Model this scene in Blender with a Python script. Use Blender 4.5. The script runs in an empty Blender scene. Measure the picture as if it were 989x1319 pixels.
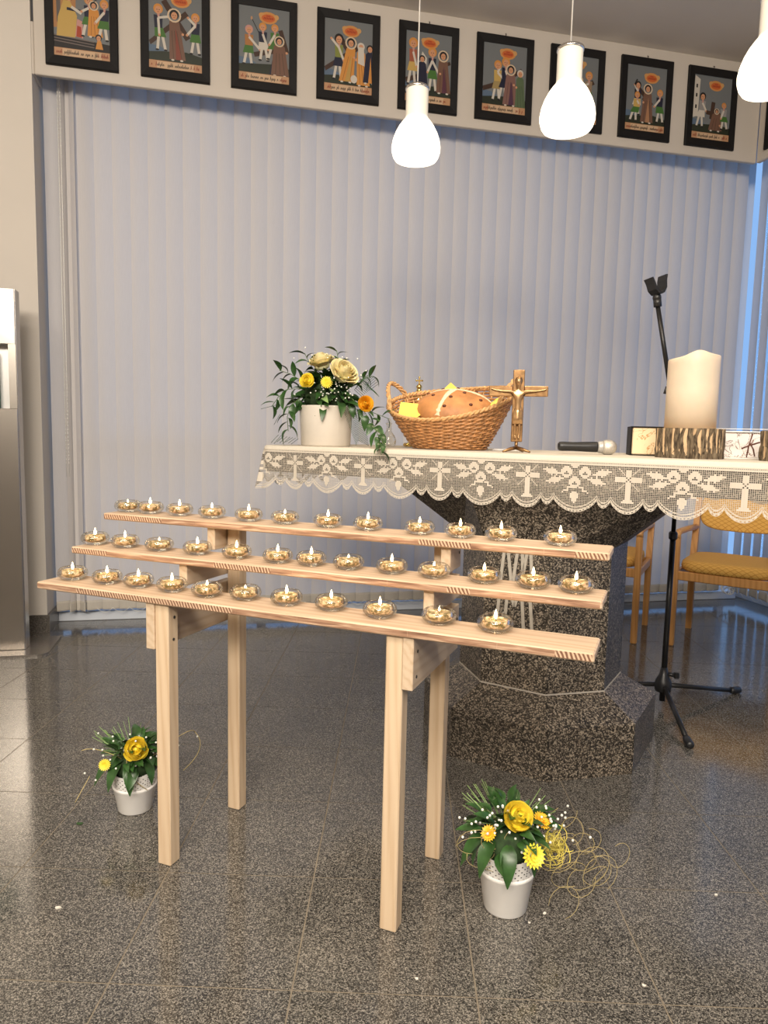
import bpy, math, random
from math import sin, cos, pi, radians
from mathutils import Vector, Matrix

# ------------------------------------------------------------------ camera, world, light, exposure
SC = bpy.context.scene
COL = SC.collection
random.seed(7)
IMG_W, IMG_H = 989, 1319
F_PX = 927.873
PITCH, ROLL, CAM_H = 0.109707, 0.0230299, 1.205628

cam_data = bpy.data.cameras.new('camera')
cam = bpy.data.objects.new('camera', cam_data)
COL.objects.link(cam)
_f = Vector((0, cos(PITCH), -sin(PITCH)))
_r0 = Vector((1, 0, 0))
_u0 = _r0.cross(_f)
_r = _r0 * cos(ROLL) + _u0 * sin(ROLL)
_u = -_r0 * sin(ROLL) + _u0 * cos(ROLL)
cam.matrix_world = Matrix(((_r.x, _u.x, -_f.x, 0), (_r.y, _u.y, -_f.y, 0), (_r.z, _u.z, -_f.z, CAM_H), (0, 0, 0, 1)))
cam_data.sensor_fit = 'VERTICAL'
cam_data.sensor_height = 36.0
cam_data.lens = F_PX / IMG_H * 36.0
cam_data.clip_start = 0.02
SC.camera = cam

world = bpy.data.worlds.new('dusk_sky')
SC.world = world
world.use_nodes = True
wn = world.node_tree.nodes
wn['Background'].inputs['Color'].default_value = (0.24, 0.44, 0.80, 1)
wn['Background'].inputs['Strength'].default_value = 1.2

SC.view_settings.view_transform = 'Standard'
SC.view_settings.look = 'None'
SC.view_settings.gamma = 1.0
SC.view_settings.use_curve_mapping = False
SC.view_settings.exposure = -0.08
SC.cycles.use_denoising = True
SC.cycles.max_bounces = 9
SC.cycles.transparent_max_bounces = 24
SC.cycles.caustics_reflective = False
SC.cycles.caustics_refractive = False
SC.cycles.sample_clamp_indirect = 6.0


def area_light(name, loc, size_x, size_y, power, color, target):
    d = bpy.data.lights.new(name, 'AREA')
    d.shape = 'RECTANGLE'
    d.size, d.size_y = size_x, size_y
    d.energy = power
    d.color = color
    o = bpy.data.objects.new(name, d)
    COL.objects.link(o)
    o.location = loc
    v = Vector(target) - Vector(loc)
    o.rotation_euler = v.to_track_quat('-Z', 'Y').to_euler()
    return o


WARM = (1.0, 0.90, 0.77)
area_light('ceiling_lamp_or_fill', (-0.9, 0.2, 3.66), 2.4, 0.5, 65, WARM, (-0.9, 0.6, 0))
area_light('ceiling_lamp_or_fill', (0.6, -0.9, 3.62), 2.4, 0.6, 130, WARM, (0.2, 1.4, 0))
area_light('ceiling_lamp_or_fill', (-0.8, -2.4, 3.3), 2.8, 0.8, 270, WARM, (-0.3, 2.6, 0.6))  # added unseen fill, tilted forward to brighten surfaces facing the camera


# ------------------------------------------------------------------ helpers
def tag(o, label=None, cat=None, group=None, kind=None):
    if label: o['label'] = label
    if cat: o['category'] = cat
    if group: o['group'] = group
    if kind: o['kind'] = kind
    return o


def empty(name, loc=(0, 0, 0), rz=0.0):
    o = bpy.data.objects.new(name, None)
    o.empty_display_size = 0.05
    o.location = loc
    o.rotation_euler = (0, 0, rz)
    COL.objects.link(o)
    return o


def thing(name, label, cat, loc=(0, 0, 0), rz=0.0, group=None):
    return tag(empty(name, loc, rz), label, cat, group)


def dup(root, loc=None, rz=None, label=None, group=None):
    r = root.copy(); COL.objects.link(r)
    if loc is not None: r.location = loc
    if rz is not None: r.rotation_euler = (0, 0, rz)
    if label: r['label'] = label
    if group: r['group'] = group
    for ch in list(root.children):
        c = ch.copy(); COL.objects.link(c); c.parent = r
        for g in list(ch.children):
            d = g.copy(); COL.objects.link(d); d.parent = c
    return r


class MB:
    """collects geometry and links it as ONE mesh object"""
    def __init__(s):
        s.v, s.f, s.sm, s.mi = [], [], [], []

    def add(s, verts, faces, smooth=False, mi=0, M=None):
        b = len(s.v)
        for p in verts:
            p = Vector(p)
            s.v.append(tuple(M @ p) if M is not None else tuple(p))
        for f in faces:
            s.f.append(tuple(b + i for i in f)); s.sm.append(smooth); s.mi.append(mi)
        return s

    def box(s, x0, x1, y0, y1, z0, z1, bev=0.0, M=None, mi=0):
        if bev <= 0:
            v = [(x0, y0, z0), (x1, y0, z0), (x1, y1, z0), (x0, y1, z0), (x0, y0, z1), (x1, y0, z1), (x1, y1, z1), (x0, y1, z1)]
            f = [(0, 3, 2, 1), (4, 5, 6, 7), (0, 1, 5, 4), (1, 2, 6, 5), (2, 3, 7, 6), (3, 0, 4, 7)]
            return s.add(v, f, False, mi, M)
        b = bev
        v, idx = [], {}
        X, Y, Z = (x0, x1), (y0, y1), (z0, z1)
        for i in (0, 1):
            for j in (0, 1):
                for k in (0, 1):
                    sx, sy, sz = (1 - 2 * i), (1 - 2 * j), (1 - 2 * k)
                    for a in range(3):
                        p = [X[i] + sx * b, Y[j] + sy * b, Z[k] + sz * b]
                        p[a] = (X[i], Y[j], Z[k])[a]
                        idx[(i, j, k, a)] = len(v); v.append(p)
        f = []
        for a in range(3):
            for side in (0, 1):
                o = [c for c in range(3) if c != a]
                q = []
                for (m, n) in ((0, 0), (1, 0), (1, 1), (0, 1)):
                    t = [0, 0, 0]; t[a] = side; t[o[0]] = m; t[o[1]] = n
                    q.append(idx[(t[0], t[1], t[2], a)])
                f.append(tuple(q))
        for a in range(3):            # edges along axis a
            o = [c for c in range(3) if c != a]
            for m in (0, 1):
                for n in (0, 1):
                    q = []
                    for (side, ax) in ((0, o[0]), (1, o[0]), (1, o[1]), (0, o[1])):
                        t = [0, 0, 0]; t[a] = side; t[o[0]] = m; t[o[1]] = n
                        q.append(idx[(t[0], t[1], t[2], ax)])
                    f.append(tuple(q))
        for i in (0, 1):
            for j in (0, 1):
                for k in (0, 1):
                    f.append((idx[(i, j, k, 0)], idx[(i, j, k, 1)], idx[(i, j, k, 2)]))
        return s.add(v, f, False, mi, M)

    def prism(s, poly, z0, z1, M=None, mi=0):
        n = len(poly)
        v = [(x, y, z0) for x, y in poly] + [(x, y, z1) for x, y in poly]
        f = [tuple(range(n - 1, -1, -1)), tuple(range(n, 2 * n))]
        f += [(i, (i + 1) % n, n + (i + 1) % n, n + i) for i in range(n)]
        return s.add(v, f, False, mi, M)

    def loft(s, rings, caps=True, smooth=False, M=None, closed=True, mi=0):
        n = len(rings[0]); v = [p for r in rings for p in r]; f = []
        for k in range(len(rings) - 1):
            for i in range(n if closed else n - 1):
                j = (i + 1) % n
                f.append((k * n + i, k * n + j, (k + 1) * n + j, (k + 1) * n + i))
        if caps:
            f.append(tuple(range(n - 1, -1, -1))); f.append(tuple((len(rings) - 1) * n + i for i in range(n)))
        return s.add(v, f, smooth, mi, M)

    def lathe(s, prof, seg=24, c=(0, 0, 0), smooth=True, M=None, sx=1.0, sy=1.0, mi=0):
        rings = []
        for r, z in prof:
            r = max(r, 1e-5)
            rings.append([(c[0] + r * sx * cos(2 * pi * i / seg), c[1] + r * sy * sin(2 * pi * i / seg), c[2] + z) for i in range(seg)])
        return s.loft(rings, caps=(prof[0][0] > 1e-4 or prof[-1][0] > 1e-4), smooth=smooth, M=M, mi=mi)

    def tube(s, pts, r, seg=8, smooth=True, closed=False, M=None, caps=True, mi=0):
        pts = [Vector(p) for p in pts]; n = len(pts)
        rr = r if isinstance(r, (list, tuple)) else [r] * n
        rings = []; up = None
        for i, p in enumerate(pts):
            a = pts[(i - 1) % n] if (closed or i > 0) else p
            b = pts[(i + 1) % n] if (closed or i < n - 1) else p
            t = (b - a)
            t = t.normalized() if t.length > 1e-9 else Vector((0, 0, 1))
            if up is None:
                up = Vector((0, 0, 1)) if abs(t.z) < .9 else Vector((1, 0, 0))
            x = up - t * up.dot(t)
            x = x.normalized() if x.length > 1e-6 else t.orthogonal().normalized()
            y = t.cross(x); up = x
            rings.append([tuple(p + x * (rr[i] * cos(2 * pi * k / seg)) + y * (rr[i] * sin(2 * pi * k / seg))) for k in range(seg)])
        if closed: rings.append(rings[0])
        return s.loft(rings, caps=caps and not closed, smooth=smooth, M=M, mi=mi)

    def ball(s, c, r, seg=10, rings=6, sc=(1, 1, 1), M=None, mi=0):
        v = [(c[0], c[1], c[2] - r * sc[2])]
        for j in range(1, rings):
            a = -pi / 2 + pi * j / rings
            for i in range(seg):
                v.append((c[0] + r * sc[0] * cos(a) * cos(2 * pi * i / seg), c[1] + r * sc[1] * cos(a) * sin(2 * pi * i / seg), c[2] + r * sc[2] * sin(a)))
        v.append((c[0], c[1], c[2] + r * sc[2])); f = []
        for i in range(seg):
            f.append((0, 1 + (i + 1) % seg, 1 + i))
            f.append((len(v) - 1, 1 + (rings - 2) * seg + i, 1 + (rings - 2) * seg + (i + 1) % seg))
        for j in range(rings - 2):
            for i in range(seg):
                a = 1 + j * seg + i; b = 1 + j * seg + (i + 1) % seg
                f.append((a, b, b + seg, a + seg))
        return s.add(v, f, True, mi, M)

    def mesh(s, name, mats):
        me = bpy.data.meshes.new(name)
        me.from_pydata(s.v, [], s.f)
        me.polygons.foreach_set('use_smooth', s.sm)
        me.polygons.foreach_set('material_index', s.mi)
        for m in (mats if isinstance(mats, (list, tuple)) else [mats]):
            me.materials.append(m)
        me.update()
        return me

    def build(s, name, mats, parent=None, loc=(0, 0, 0), rot=(0, 0, 0), fix=True):
        me = s.mesh(name, mats)
        if fix:
            import bmesh
            bm = bmesh.new(); bm.from_mesh(me)
            bmesh.ops.recalc_face_normals(bm, faces=bm.faces)
            bm.to_mesh(me); bm.free()
        return place(name, me, parent, loc, rot)


def place(name, me, parent=None, loc=(0, 0, 0), rot=(0, 0, 0)):
    o = bpy.data.objects.new(name, me); COL.objects.link(o)
    o.location = loc; o.rotation_euler = rot
    if parent is not None: o.parent = parent
    return o


# ------------------------------------------------------------------ materials
def newmat(name):
    m = bpy.data.materials.new(name); m.use_nodes = True
    nt = m.node_tree
    return m, nt, nt.nodes, nt.links, nt.nodes['Principled BSDF']


def ramp(nodes, stops):
    r = nodes.new('ShaderNodeValToRGB')
    while len(r.color_ramp.elements) < len(stops): r.color_ramp.elements.new(0.5)
    for e, (p, c) in zip(r.color_ramp.elements, stops):
        e.position = p; e.color = (*c, 1)
    return r


def bump(nodes, links, bsdf, src, strength, dist=0.002):
    b = nodes.new('ShaderNodeBump'); b.inputs['Strength'].default_value = strength
    b.inputs['Distance'].default_value = dist
    links.new(src, b.inputs['Height']); links.new(b.outputs[0], bsdf.inputs['Normal'])


def simple(name, col, rough=0.5, metal=0.0, noise=0.0, nscale=30.0, bmp=0.0, **kw):
    m, nt, N, L, B = newmat(name)
    B.inputs['Base Color'].default_value = (*col, 1)
    B.inputs['Roughness'].default_value = rough
    B.inputs['Metallic'].default_value = metal
    for k, v in kw.items():
        B.inputs[k.replace('_', ' ')].default_value = v
    tc = N.new('ShaderNodeTexCoord')
    nz = N.new('ShaderNodeTexNoise'); nz.inputs['Scale'].default_value = nscale; nz.inputs['Detail'].default_value = 4
    L.new(tc.outputs['Object'], nz.inputs['Vector'])
    lo = tuple(max(0, c * (1 - noise)) for c in col); hi = tuple(min(1, c * (1 + noise)) for c in col)
    r = ramp(N, [(0.3, lo), (0.7, hi)])
    L.new(nz.outputs['Fac'], r.inputs[0]); L.new(r.outputs[0], B.inputs['Base Color'])
    if bmp: bump(N, L, B, nz.outputs['Fac'], bmp)
    return m


def granite(name, stops, rough, scale=420.0, bmp=0.0, coat=0.0, perobj=True, spec=0.5):
    m, nt, N, L, B = newmat(name)
    tc = N.new('ShaderNodeTexCoord'); oi = N.new('ShaderNodeObjectInfo')
    add = N.new('ShaderNodeVectorMath'); add.operation = 'ADD'
    mul = N.new('ShaderNodeVectorMath'); mul.operation = 'SCALE'; mul.inputs['Scale'].default_value = 13.0
    L.new(oi.outputs['Random'], mul.inputs[0]); L.new(tc.outputs['Object'], add.inputs[0]); L.new(mul.outputs[0], add.inputs[1])
    v = N.new('ShaderNodeTexVoronoi'); v.inputs['Scale'].default_value = scale
    n = N.new('ShaderNodeTexNoise'); n.inputs['Scale'].default_value = scale * 0.55; n.inputs['Detail'].default_value = 3
    n2 = N.new('ShaderNodeTexNoise'); n2.inputs['Scale'].default_value = 6; n2.inputs['Detail'].default_value = 3
    for t in (v, n, n2): L.new(add.outputs[0], t.inputs['Vector'])
    sep = N.new('ShaderNodeSeparateColor'); L.new(v.outputs['Color'], sep.inputs[0])
    mx = N.new('ShaderNodeMath'); mx.operation = 'MULTIPLY_ADD'; mx.inputs[1].default_value = 0.55
    ml = N.new('ShaderNodeMath'); ml.operation = 'MULTIPLY'; ml.inputs[1].default_value = 0.45
    L.new(n.outputs['Fac'], ml.inputs[0]); L.new(sep.outputs[0], mx.inputs[0]); L.new(ml.outputs[0], mx.inputs[2])
    r = ramp(N, stops); L.new(mx.outputs[0], r.inputs[0])
    r2 = ramp(N, [(0.3, (0.86, 0.86, 0.86)), (0.7, (1.1, 1.08, 1.05))]); L.new(n2.outputs['Fac'], r2.inputs[0])
    mix = N.new('ShaderNodeMix'); mix.data_type = 'RGBA'; mix.blend_type = 'MULTIPLY'; mix.inputs[0].default_value = 1.0
    L.new(r.outputs[0], mix.inputs[6]); L.new(r2.outputs[0], mix.inputs[7]); L.new(mix.outputs[2], B.inputs['Base Color'])
    B.inputs['Roughness'].default_value = rough
    B.inputs['Specular IOR Level'].default_value = spec
    if coat:
        B.inputs['Coat Weight'].default_value = coat; B.inputs['Coat Roughness'].default_value = 0.06
    if bmp: bump(N, L, B, mx.outputs[0], bmp, 0.001)
    return m


def wood(name, light, dark, axis=0, scale=26.0, rough=0.5, knots=True, streak=0.6):
    m, nt, N, L, B = newmat(name)
    tc = N.new('ShaderNodeTexCoord'); oi = N.new('ShaderNodeObjectInfo')
    add = N.new('ShaderNodeVectorMath'); add.operation = 'ADD'
    mul = N.new('ShaderNodeVectorMath'); mul.operation = 'SCALE'; mul.inputs['Scale'].default_value = 7.0
    L.new(oi.outputs['Random'], mul.inputs[0]); L.new(tc.outputs['Object'], add.inputs[0]); L.new(mul.outputs[0], add.inputs[1])
    mp = N.new('ShaderNodeMapping'); L.new(add.outputs[0], mp.inputs['Vector'])
    sc = [scale, scale, scale]; sc[axis] = scale * 0.05
    mp.inputs['Scale'].default_value = sc
    n = N.new('ShaderNodeTexNoise'); n.inputs['Scale'].default_value = 2.2; n.inputs['Detail'].default_value = 5; n.inputs['Distortion'].default_value = 1.2
    L.new(mp.outputs[0], n.inputs['Vector'])
    w = N.new('ShaderNodeTexWave'); w.wave_type = 'BANDS'; w.bands_direction = 'DIAGONAL'; w.inputs['Scale'].default_value = 0.9
    w.inputs['Distortion'].default_value = 6; w.inputs['Detail'].default_value = 3
    L.new(mp.outputs[0], w.inputs['Vector'])
    mm = N.new('ShaderNodeMath'); mm.operation = 'MULTIPLY_ADD'; mm.inputs[1].default_value = streak
    ml = N.new('ShaderNodeMath'); ml.operation = 'MULTIPLY'; ml.inputs[1].default_value = 1 - streak
    L.new(w.outputs['Fac'], ml.inputs[0]); L.new(n.outputs['Fac'], mm.inputs[0]); L.new(ml.outputs[0], mm.inputs[2])
    mid = tuple((a + b) / 2 for a, b in zip(light, dark))
    r = ramp(N, [(0.25, light), (0.55, tuple((a * 2 + b) / 3 for a, b in zip(light, dark))), (0.8, dark)])
    L.new(mm.outputs[0], r.inputs[0])
    out = r.outputs[0]
    if knots:
        v = N.new('ShaderNodeTexVoronoi'); v.inputs['Scale'].default_value = 3.2
        L.new(add.outputs[0], v.inputs['Vector'])
        rk = ramp(N, [(0.02, (0.35, 0.2, 0.12)), (0.045, (1, 1, 1))]); L.new(v.outputs['Distance'], rk.inputs[0])
        mix = N.new('ShaderNodeMix'); mix.data_type = 'RGBA'; mix.blend_type = 'MULTIPLY'; mix.inputs[0].default_value = 1
        L.new(out, mix.inputs[6]); L.new(rk.outputs[0], mix.inputs[7]); out = mix.outputs[2]
    L.new(out, B.inputs['Base Color'])
    B.inputs['Roughness'].default_value = rough
    bump(N, L, B, mm.outputs[0], 0.12, 0.001)
    return m


def emit(name, col, strength):
    m, nt, N, L, B = newmat(name)
    B.inputs['Base Color'].default_value = (*col, 1)
    B.inputs['Emission Color'].default_value = (*col, 1)
    B.inputs['Emission Strength'].default_value = strength
    return m


def fabric(name, col, trans=0.35, rough=0.9, weave=900.0, tint=None):
    m, nt, N, L, B = newmat(name)
    out = N['Material Output']
    N.remove(B)
    d = N.new('ShaderNodeBsdfDiffuse'); t = N.new('ShaderNodeBsdfTranslucent'); mx = N.new('ShaderNodeMixShader')
    tc = N.new('ShaderNodeTexCoord'); nz = N.new('ShaderNodeTexNoise'); nz.inputs['Scale'].default_value = weave; nz.inputs['Detail'].default_value = 1
    mp = N.new('ShaderNodeMapping'); mp.inputs['Scale'].default_value = (1, 1, 0.02)
    L.new(tc.outputs['Object'], mp.inputs[0]); L.new(mp.outputs[0], nz.inputs['Vector'])
    r = ramp(N, [(0.3, tuple(c * 0.93 for c in col)), (0.7, col)]); L.new(nz.outputs['Fac'], r.inputs[0])
    L.new(r.outputs[0], d.inputs['Color'])
    t.inputs['Color'].default_value = (*(tint or col), 1)
    mx.inputs[0].default_value = trans
    L.new(d.outputs[0], mx.inputs[1]); L.new(t.outputs[0], mx.inputs[2]); L.new(mx.outputs[0], out.inputs['Surface'])
    return m


def glassmat(name, clear=0.6, tint=(1, 1, 1), rough=0.0, ior=1.45):
    m, nt, N, L, B = newmat(name)
    out = N['Material Output']; N.remove(B)
    g = N.new('ShaderNodeBsdfGlass' if clear else 'ShaderNodeBsdfGlossy'); g.inputs['Roughness'].default_value = rough
    if clear: g.inputs['IOR'].default_value = ior
    g.inputs['Color'].default_value = (*tint, 1)
    t = N.new('ShaderNodeBsdfTransparent'); t.inputs['Color'].default_value = (*tint, 1)
    mx = N.new('ShaderNodeMixShader'); mx.inputs[0].default_value = clear
    if not clear:      # thin clear glass: clear face on, mirror-like towards its edges
        lw = N.new('ShaderNodeLayerWeight'); lw.inputs['Blend'].default_value = 0.16
        iv = N.new('ShaderNodeMath'); iv.operation = 'MULTIPLY_ADD'; iv.inputs[1].default_value = -0.6; iv.inputs[2].default_value = 0.96
        L.new(lw.outputs['Fresnel'], iv.inputs[0]); L.new(iv.outputs[0], mx.inputs[0])
    L.new(g.outputs[0], mx.inputs[1]); L.new(t.outputs[0], mx.inputs[2]); L.new(mx.outputs[0], out.inputs['Surface'])
    return m


M_PLASTER = simple('white_plaster', (0.60, 0.55, 0.49), 0.9, noise=0.02, nscale=3, bmp=0.05)
M_PELMET = simple('painted_pelmet', (0.53, 0.475, 0.415), 0.6, noise=0.015, nscale=4)
M_CEIL = simple('white_ceiling', (0.72, 0.67, 0.61), 0.95, noise=0.02, nscale=2)
M_FLOOR = granite('polished_granite_tile', [(0.22, (0.014, 0.0135, 0.013)), (0.40, (0.05, 0.047, 0.043)), (0.56, (0.105, 0.098, 0.088)), (0.78, (0.30, 0.275, 0.24))], 0.12, 430, coat=0.0, spec=0.62)
M_GROUT = simple('floor_grout', (0.20, 0.165, 0.12), 0.8, noise=0.2, nscale=40)
M_ALTAR = granite('flamed_granite', [(0.24, (0.005, 0.0045, 0.004)), (0.42, (0.026, 0.021, 0.016)), (0.56, (0.075, 0.060, 0.045)), (0.74, (0.33, 0.28, 0.22))], 0.42, 240, bmp=0.5)
M_JOINT = simple('stone_joint', (0.42, 0.38, 0.33), 0.8)
M_EMBLEM = simple('pale_inlay', (0.42, 0.38, 0.32), 0.6, noise=0.1, nscale=60)
M_PINE = wood('pine_along_x', (0.64, 0.48, 0.335), (0.50, 0.33, 0.205), 0, rough=0.5)
M_PINEZ = wood('pine_along_z', (0.66, 0.51, 0.35), (0.55, 0.39, 0.245), 2, rough=0.5)
M_PINEY = wood('pine_along_y', (0.60, 0.47, 0.335), (0.50, 0.36, 0.235), 1, rough=0.5)
M_BEECH = wood('honey_beech', (0.62, 0.33, 0.12), (0.48, 0.23, 0.07), 2, rough=0.35, knots=False)
M_SCREW = simple('dark_screw', (0.05, 0.045, 0.04), 0.5, 0.6)
M_SLAT = fabric('blind_fabric', (0.70, 0.665, 0.645), 0.27, tint=(0.76, 0.745, 0.745))
M_HEM = fabric('blind_hem', (0.56, 0.52, 0.46), 0.10)
M_BEAD = simple('bead_chain_plastic', (0.75, 0.74, 0.7), 0.4)
M_WFRAME = simple('window_frame_paint', (0.62, 0.66, 0.72), 0.4)
M_PANE = glassmat('window_pane', 0.9, (0.95, 0.97, 1.0))
M_GLASS = glassmat('tealight_glass', 0, (0.98, 0.97, 0.94))
M_WAXCUP = None
M_BLACKF = simple('black_picture_frame', (0.006, 0.005, 0.005), 0.6, noise=0.2, Specular_IOR_Level=0.25)
M_LACE = fabric('lace_thread', (0.70, 0.63, 0.53), 0.10, weave=400)
M_LINEN = fabric('linen_cloth', (0.70, 0.64, 0.54), 0.05, weave=500)
M_WHITEPOT = simple('white_enamel', (0.90, 0.88, 0.85), 0.35, noise=0.02)
M_CERAMIC = simple('white_ceramic', (0.66, 0.60, 0.52), 0.4, noise=0.02)
M_DARKHOLE = simple('pot_perforation', (0.03, 0.028, 0.02), 0.8)
M_LEAF = simple('green_leaf', (0.028, 0.078, 0.018), 0.35, noise=0.5, nscale=25)
M_LEAFL = simple('pale_green_leaf', (0.22, 0.34, 0.12), 0.4, noise=0.35, nscale=25)
M_STEM = simple('plant_stem', (0.10, 0.16, 0.05), 0.6, noise=0.3)
M_YELLOW = simple('yellow_petal', (0.95, 0.74, 0.07), 0.5, noise=0.12, nscale=20, Subsurface_Weight=0.1)
M_ORANGE = simple('golden_petal', (0.95, 0.52, 0.03), 0.5, noise=0.12, nscale=20, Subsurface_Weight=0.1)
M_CREAM = simple('cream_petal', (0.86, 0.76, 0.44), 0.5, noise=0.1, nscale=20, Subsurface_Weight=0.1)
M_BREATH = simple('tiny_white_blossom', (0.85, 0.85, 0.78), 0.6)
M_SISAL = simple('yellow_sisal', (0.72, 0.60, 0.12), 0.7, noise=0.2)
M_TWINE = simple('dry_grass_strand', (0.45, 0.36, 0.16), 0.7, noise=0.2)
M_WICKER = simple('brown_wicker', (0.42, 0.20, 0.075), 0.45, noise=0.4, nscale=60, bmp=0.2)
M_WICKERL = simple('pale_wicker', (0.60, 0.34, 0.14), 0.45, noise=0.3, nscale=60)
M_NAPKIN = simple('yellow_napkin', (0.90, 0.66, 0.12), 0.8, noise=0.06)
M_BREAD = simple('bread_crust', (0.50, 0.22, 0.075), 0.55, noise=0.3, nscale=18, bmp=0.3)
M_FLOUR = simple('floury_crust', (0.80, 0.62, 0.42), 0.8, noise=0.15, nscale=60)
M_RAISIN = simple('raisin', (0.10, 0.025, 0.01), 0.5)
M_GOLD = simple('polished_brass', (0.80, 0.55, 0.18), 0.18, 1.0, noise=0.05)
M_BRONZE = simple('aged_bronze', (0.30, 0.17, 0.075), 0.35, 0.85, noise=0.35, nscale=50, bmp=0.2)
M_BRONZEL = simple('rubbed_bronze', (0.58, 0.36, 0.18), 0.3, 0.85, noise=0.25, nscale=50)
M_BLACKP = simple('black_plastic', (0.014, 0.014, 0.015), 0.4, noise=0.1)
M_BLACKM = simple('black_metal', (0.018, 0.017, 0.017), 0.35, 0.3, noise=0.1)
M_SILVERG = simple('silver_grille', (0.60, 0.57, 0.52), 0.45, 0.7, noise=0.35, nscale=700, bmp=0.4)
M_GREYRING = simple('grey_ring', (0.45, 0.44, 0.42), 0.4, 0.3)
M_CANDLE = simple('cream_wax', (0.70, 0.58, 0.44), 0.5, noise=0.02, Subsurface_Weight=0.1)
M_SEAT = None
M_STEEL = simple('brushed_steel', (0.55, 0.51, 0.46), 0.26, 1.0, noise=0.04, nscale=8)
M_GREEN = simple('dark_green_cloth', (0.01, 0.14, 0.10), 0.6, noise=0.2)
M_DIRT = simple('dried_petal', (0.75, 0.70, 0.62), 0.7)
M_BROWN = simple('brown_reflected_panel', (0.06, 0.035, 0.022), 0.6, noise=0.2, nscale=4)
M_CHROME = simple('chrome_ring', (0.75, 0.72, 0.68), 0.15, 1.0)
M_CORD = simple('lamp_cord', (0.72, 0.68, 0.62), 0.5)
M_FLAME = emit('candle_flame', (1.0, 0.72, 0.36), 16.0)
M_WICK = simple('black_wick', (0.02, 0.015, 0.01), 0.9)


def wax_material():
    m, nt, N, L, B = newmat('tealight_wax')
    oi = N.new('ShaderNodeObjectInfo'); tc = N.new('ShaderNodeTexCoord')
    nz = N.new('ShaderNodeTexNoise'); nz.inputs['Scale'].default_value = 120
    ad = N.new('ShaderNodeVectorMath'); ad.operation = 'ADD'
    L.new(tc.outputs['Object'], ad.inputs[0]); L.new(oi.outputs['Random'], ad.inputs[1]); L.new(ad.outputs[0], nz.inputs['Vector'])
    r = ramp(N, [(0.40, (0.16, 0.125, 0.045)), (0.5, (0.44, 0.31, 0.15)), (0.62, (0.76, 0.60, 0.40))])  # amber wax; olive and tan mottling paints in refractions of the glass
    L.new(nz.outputs['Fac'], r.inputs[0]); L.new(r.outputs[0], B.inputs['Base Color'])
    B.inputs['Roughness'].default_value = 0.3
    B.inputs['Subsurface Weight'].default_value = 0.2
    return m


M_WAX = wax_material()


def seat_material():
    m, nt, N, L, B = newmat('yellow_diamond_upholstery')
    tc = N.new('ShaderNodeTexCoord'); sp = N.new('ShaderNodeSeparateXYZ'); L.new(tc.outputs['Object'], sp.inputs[0])
    yz = N.new('ShaderNodeMath'); yz.operation = 'ADD'; L.new(sp.outputs['Y'], yz.inputs[0]); L.new(sp.outputs['Z'], yz.inputs[1])
    outs = []
    for sgn in (1, -1):
        a = N.new('ShaderNodeMath'); a.operation = 'MULTIPLY_ADD'; a.inputs[1].default_value = sgn * 1.5
        L.new(yz.outputs[0], a.inputs[0]); L.new(sp.outputs['X'], a.inputs[2])
        b = N.new('ShaderNodeMath'); b.operation = 'MULTIPLY'; b.inputs[1].default_value = 24.0; L.new(a.outputs[0], b.inputs[0])
        c = N.new('ShaderNodeMath'); c.operation = 'FRACT'; L.new(b.outputs[0], c.inputs[0])
        d = N.new('ShaderNodeMath'); d.operation = 'LESS_THAN'; d.inputs[1].default_value = 0.13; L.new(c.outputs[0], d.inputs[0])
        outs.append(d)
    mx = N.new('ShaderNodeMath'); mx.operation = 'MAXIMUM'; L.new(outs[0].outputs[0], mx.inputs[0]); L.new(outs[1].outputs[0], mx.inputs[1])
    r = ramp(N, [(0.4, (0.72, 0.42, 0.10)), (0.6, (0.50, 0.23, 0.04))]); L.new(mx.outputs[0], r.inputs[0])
    L.new(r.outputs[0], B.inputs['Base Color']); B.inputs['Roughness'].default_value = 0.85
    return m


M_SEAT = seat_material()


def bark_material():
    m, nt, N, L, B = newmat('tree_bark')
    tc = N.new('ShaderNodeTexCoord'); mp = N.new('ShaderNodeMapping'); mp.inputs['Scale'].default_value = (1, 1, 0.22)
    L.new(tc.outputs['Object'], mp.inputs[0])
    nz = N.new('ShaderNodeTexNoise'); nz.inputs['Scale'].default_value = 130; nz.inputs['Detail'].default_value = 6; nz.inputs['Distortion'].default_value = 0.8
    L.new(mp.outputs[0], nz.inputs['Vector'])
    r = ramp(N, [(0.36, (0.025, 0.017, 0.010)), (0.5, (0.12, 0.085, 0.05)), (0.68, (0.20, 0.155, 0.10))])
    L.new(nz.outputs['Fac'], r.inputs[0]); L.new(r.outputs[0], B.inputs['Base Color'])
    B.inputs['Roughness'].default_value = 0.9
    bump(N, L, B, nz.outputs['Fac'], 0.8, 0.006)
    return m


M_BARK = bark_material()
M_CUTWOOD = simple('cut_log_face', (0.55, 0.38, 0.22), 0.7, noise=0.2, nscale=20)


def page_material(name, base, vein):
    m, nt, N, L, B = newmat(name)
    tc = N.new('ShaderNodeTexCoord')
    nz = N.new('ShaderNodeTexNoise'); nz.inputs['Scale'].default_value = 14; nz.inputs['Detail'].default_value = 5; nz.inputs['Distortion'].default_value = 2.0
    L.new(tc.outputs['Object'], nz.inputs['Vector'])
    r = ramp(N, [(0.482, base), (0.497, vein), (0.503, vein), (0.518, base)])
    L.new(nz.outputs['Fac'], r.inputs[0]); L.new(r.outputs[0], B.inputs['Base Color']); B.inputs['Roughness'].default_value = 0.8
    return m


M_PAGES = page_material('marbled_page_edges', (0.84, 0.66, 0.42), (0.50, 0.22, 0.05))
M_PAGESW = page_material('white_page_edges', (0.80, 0.74, 0.70), (0.16, 0.07, 0.05))


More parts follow.
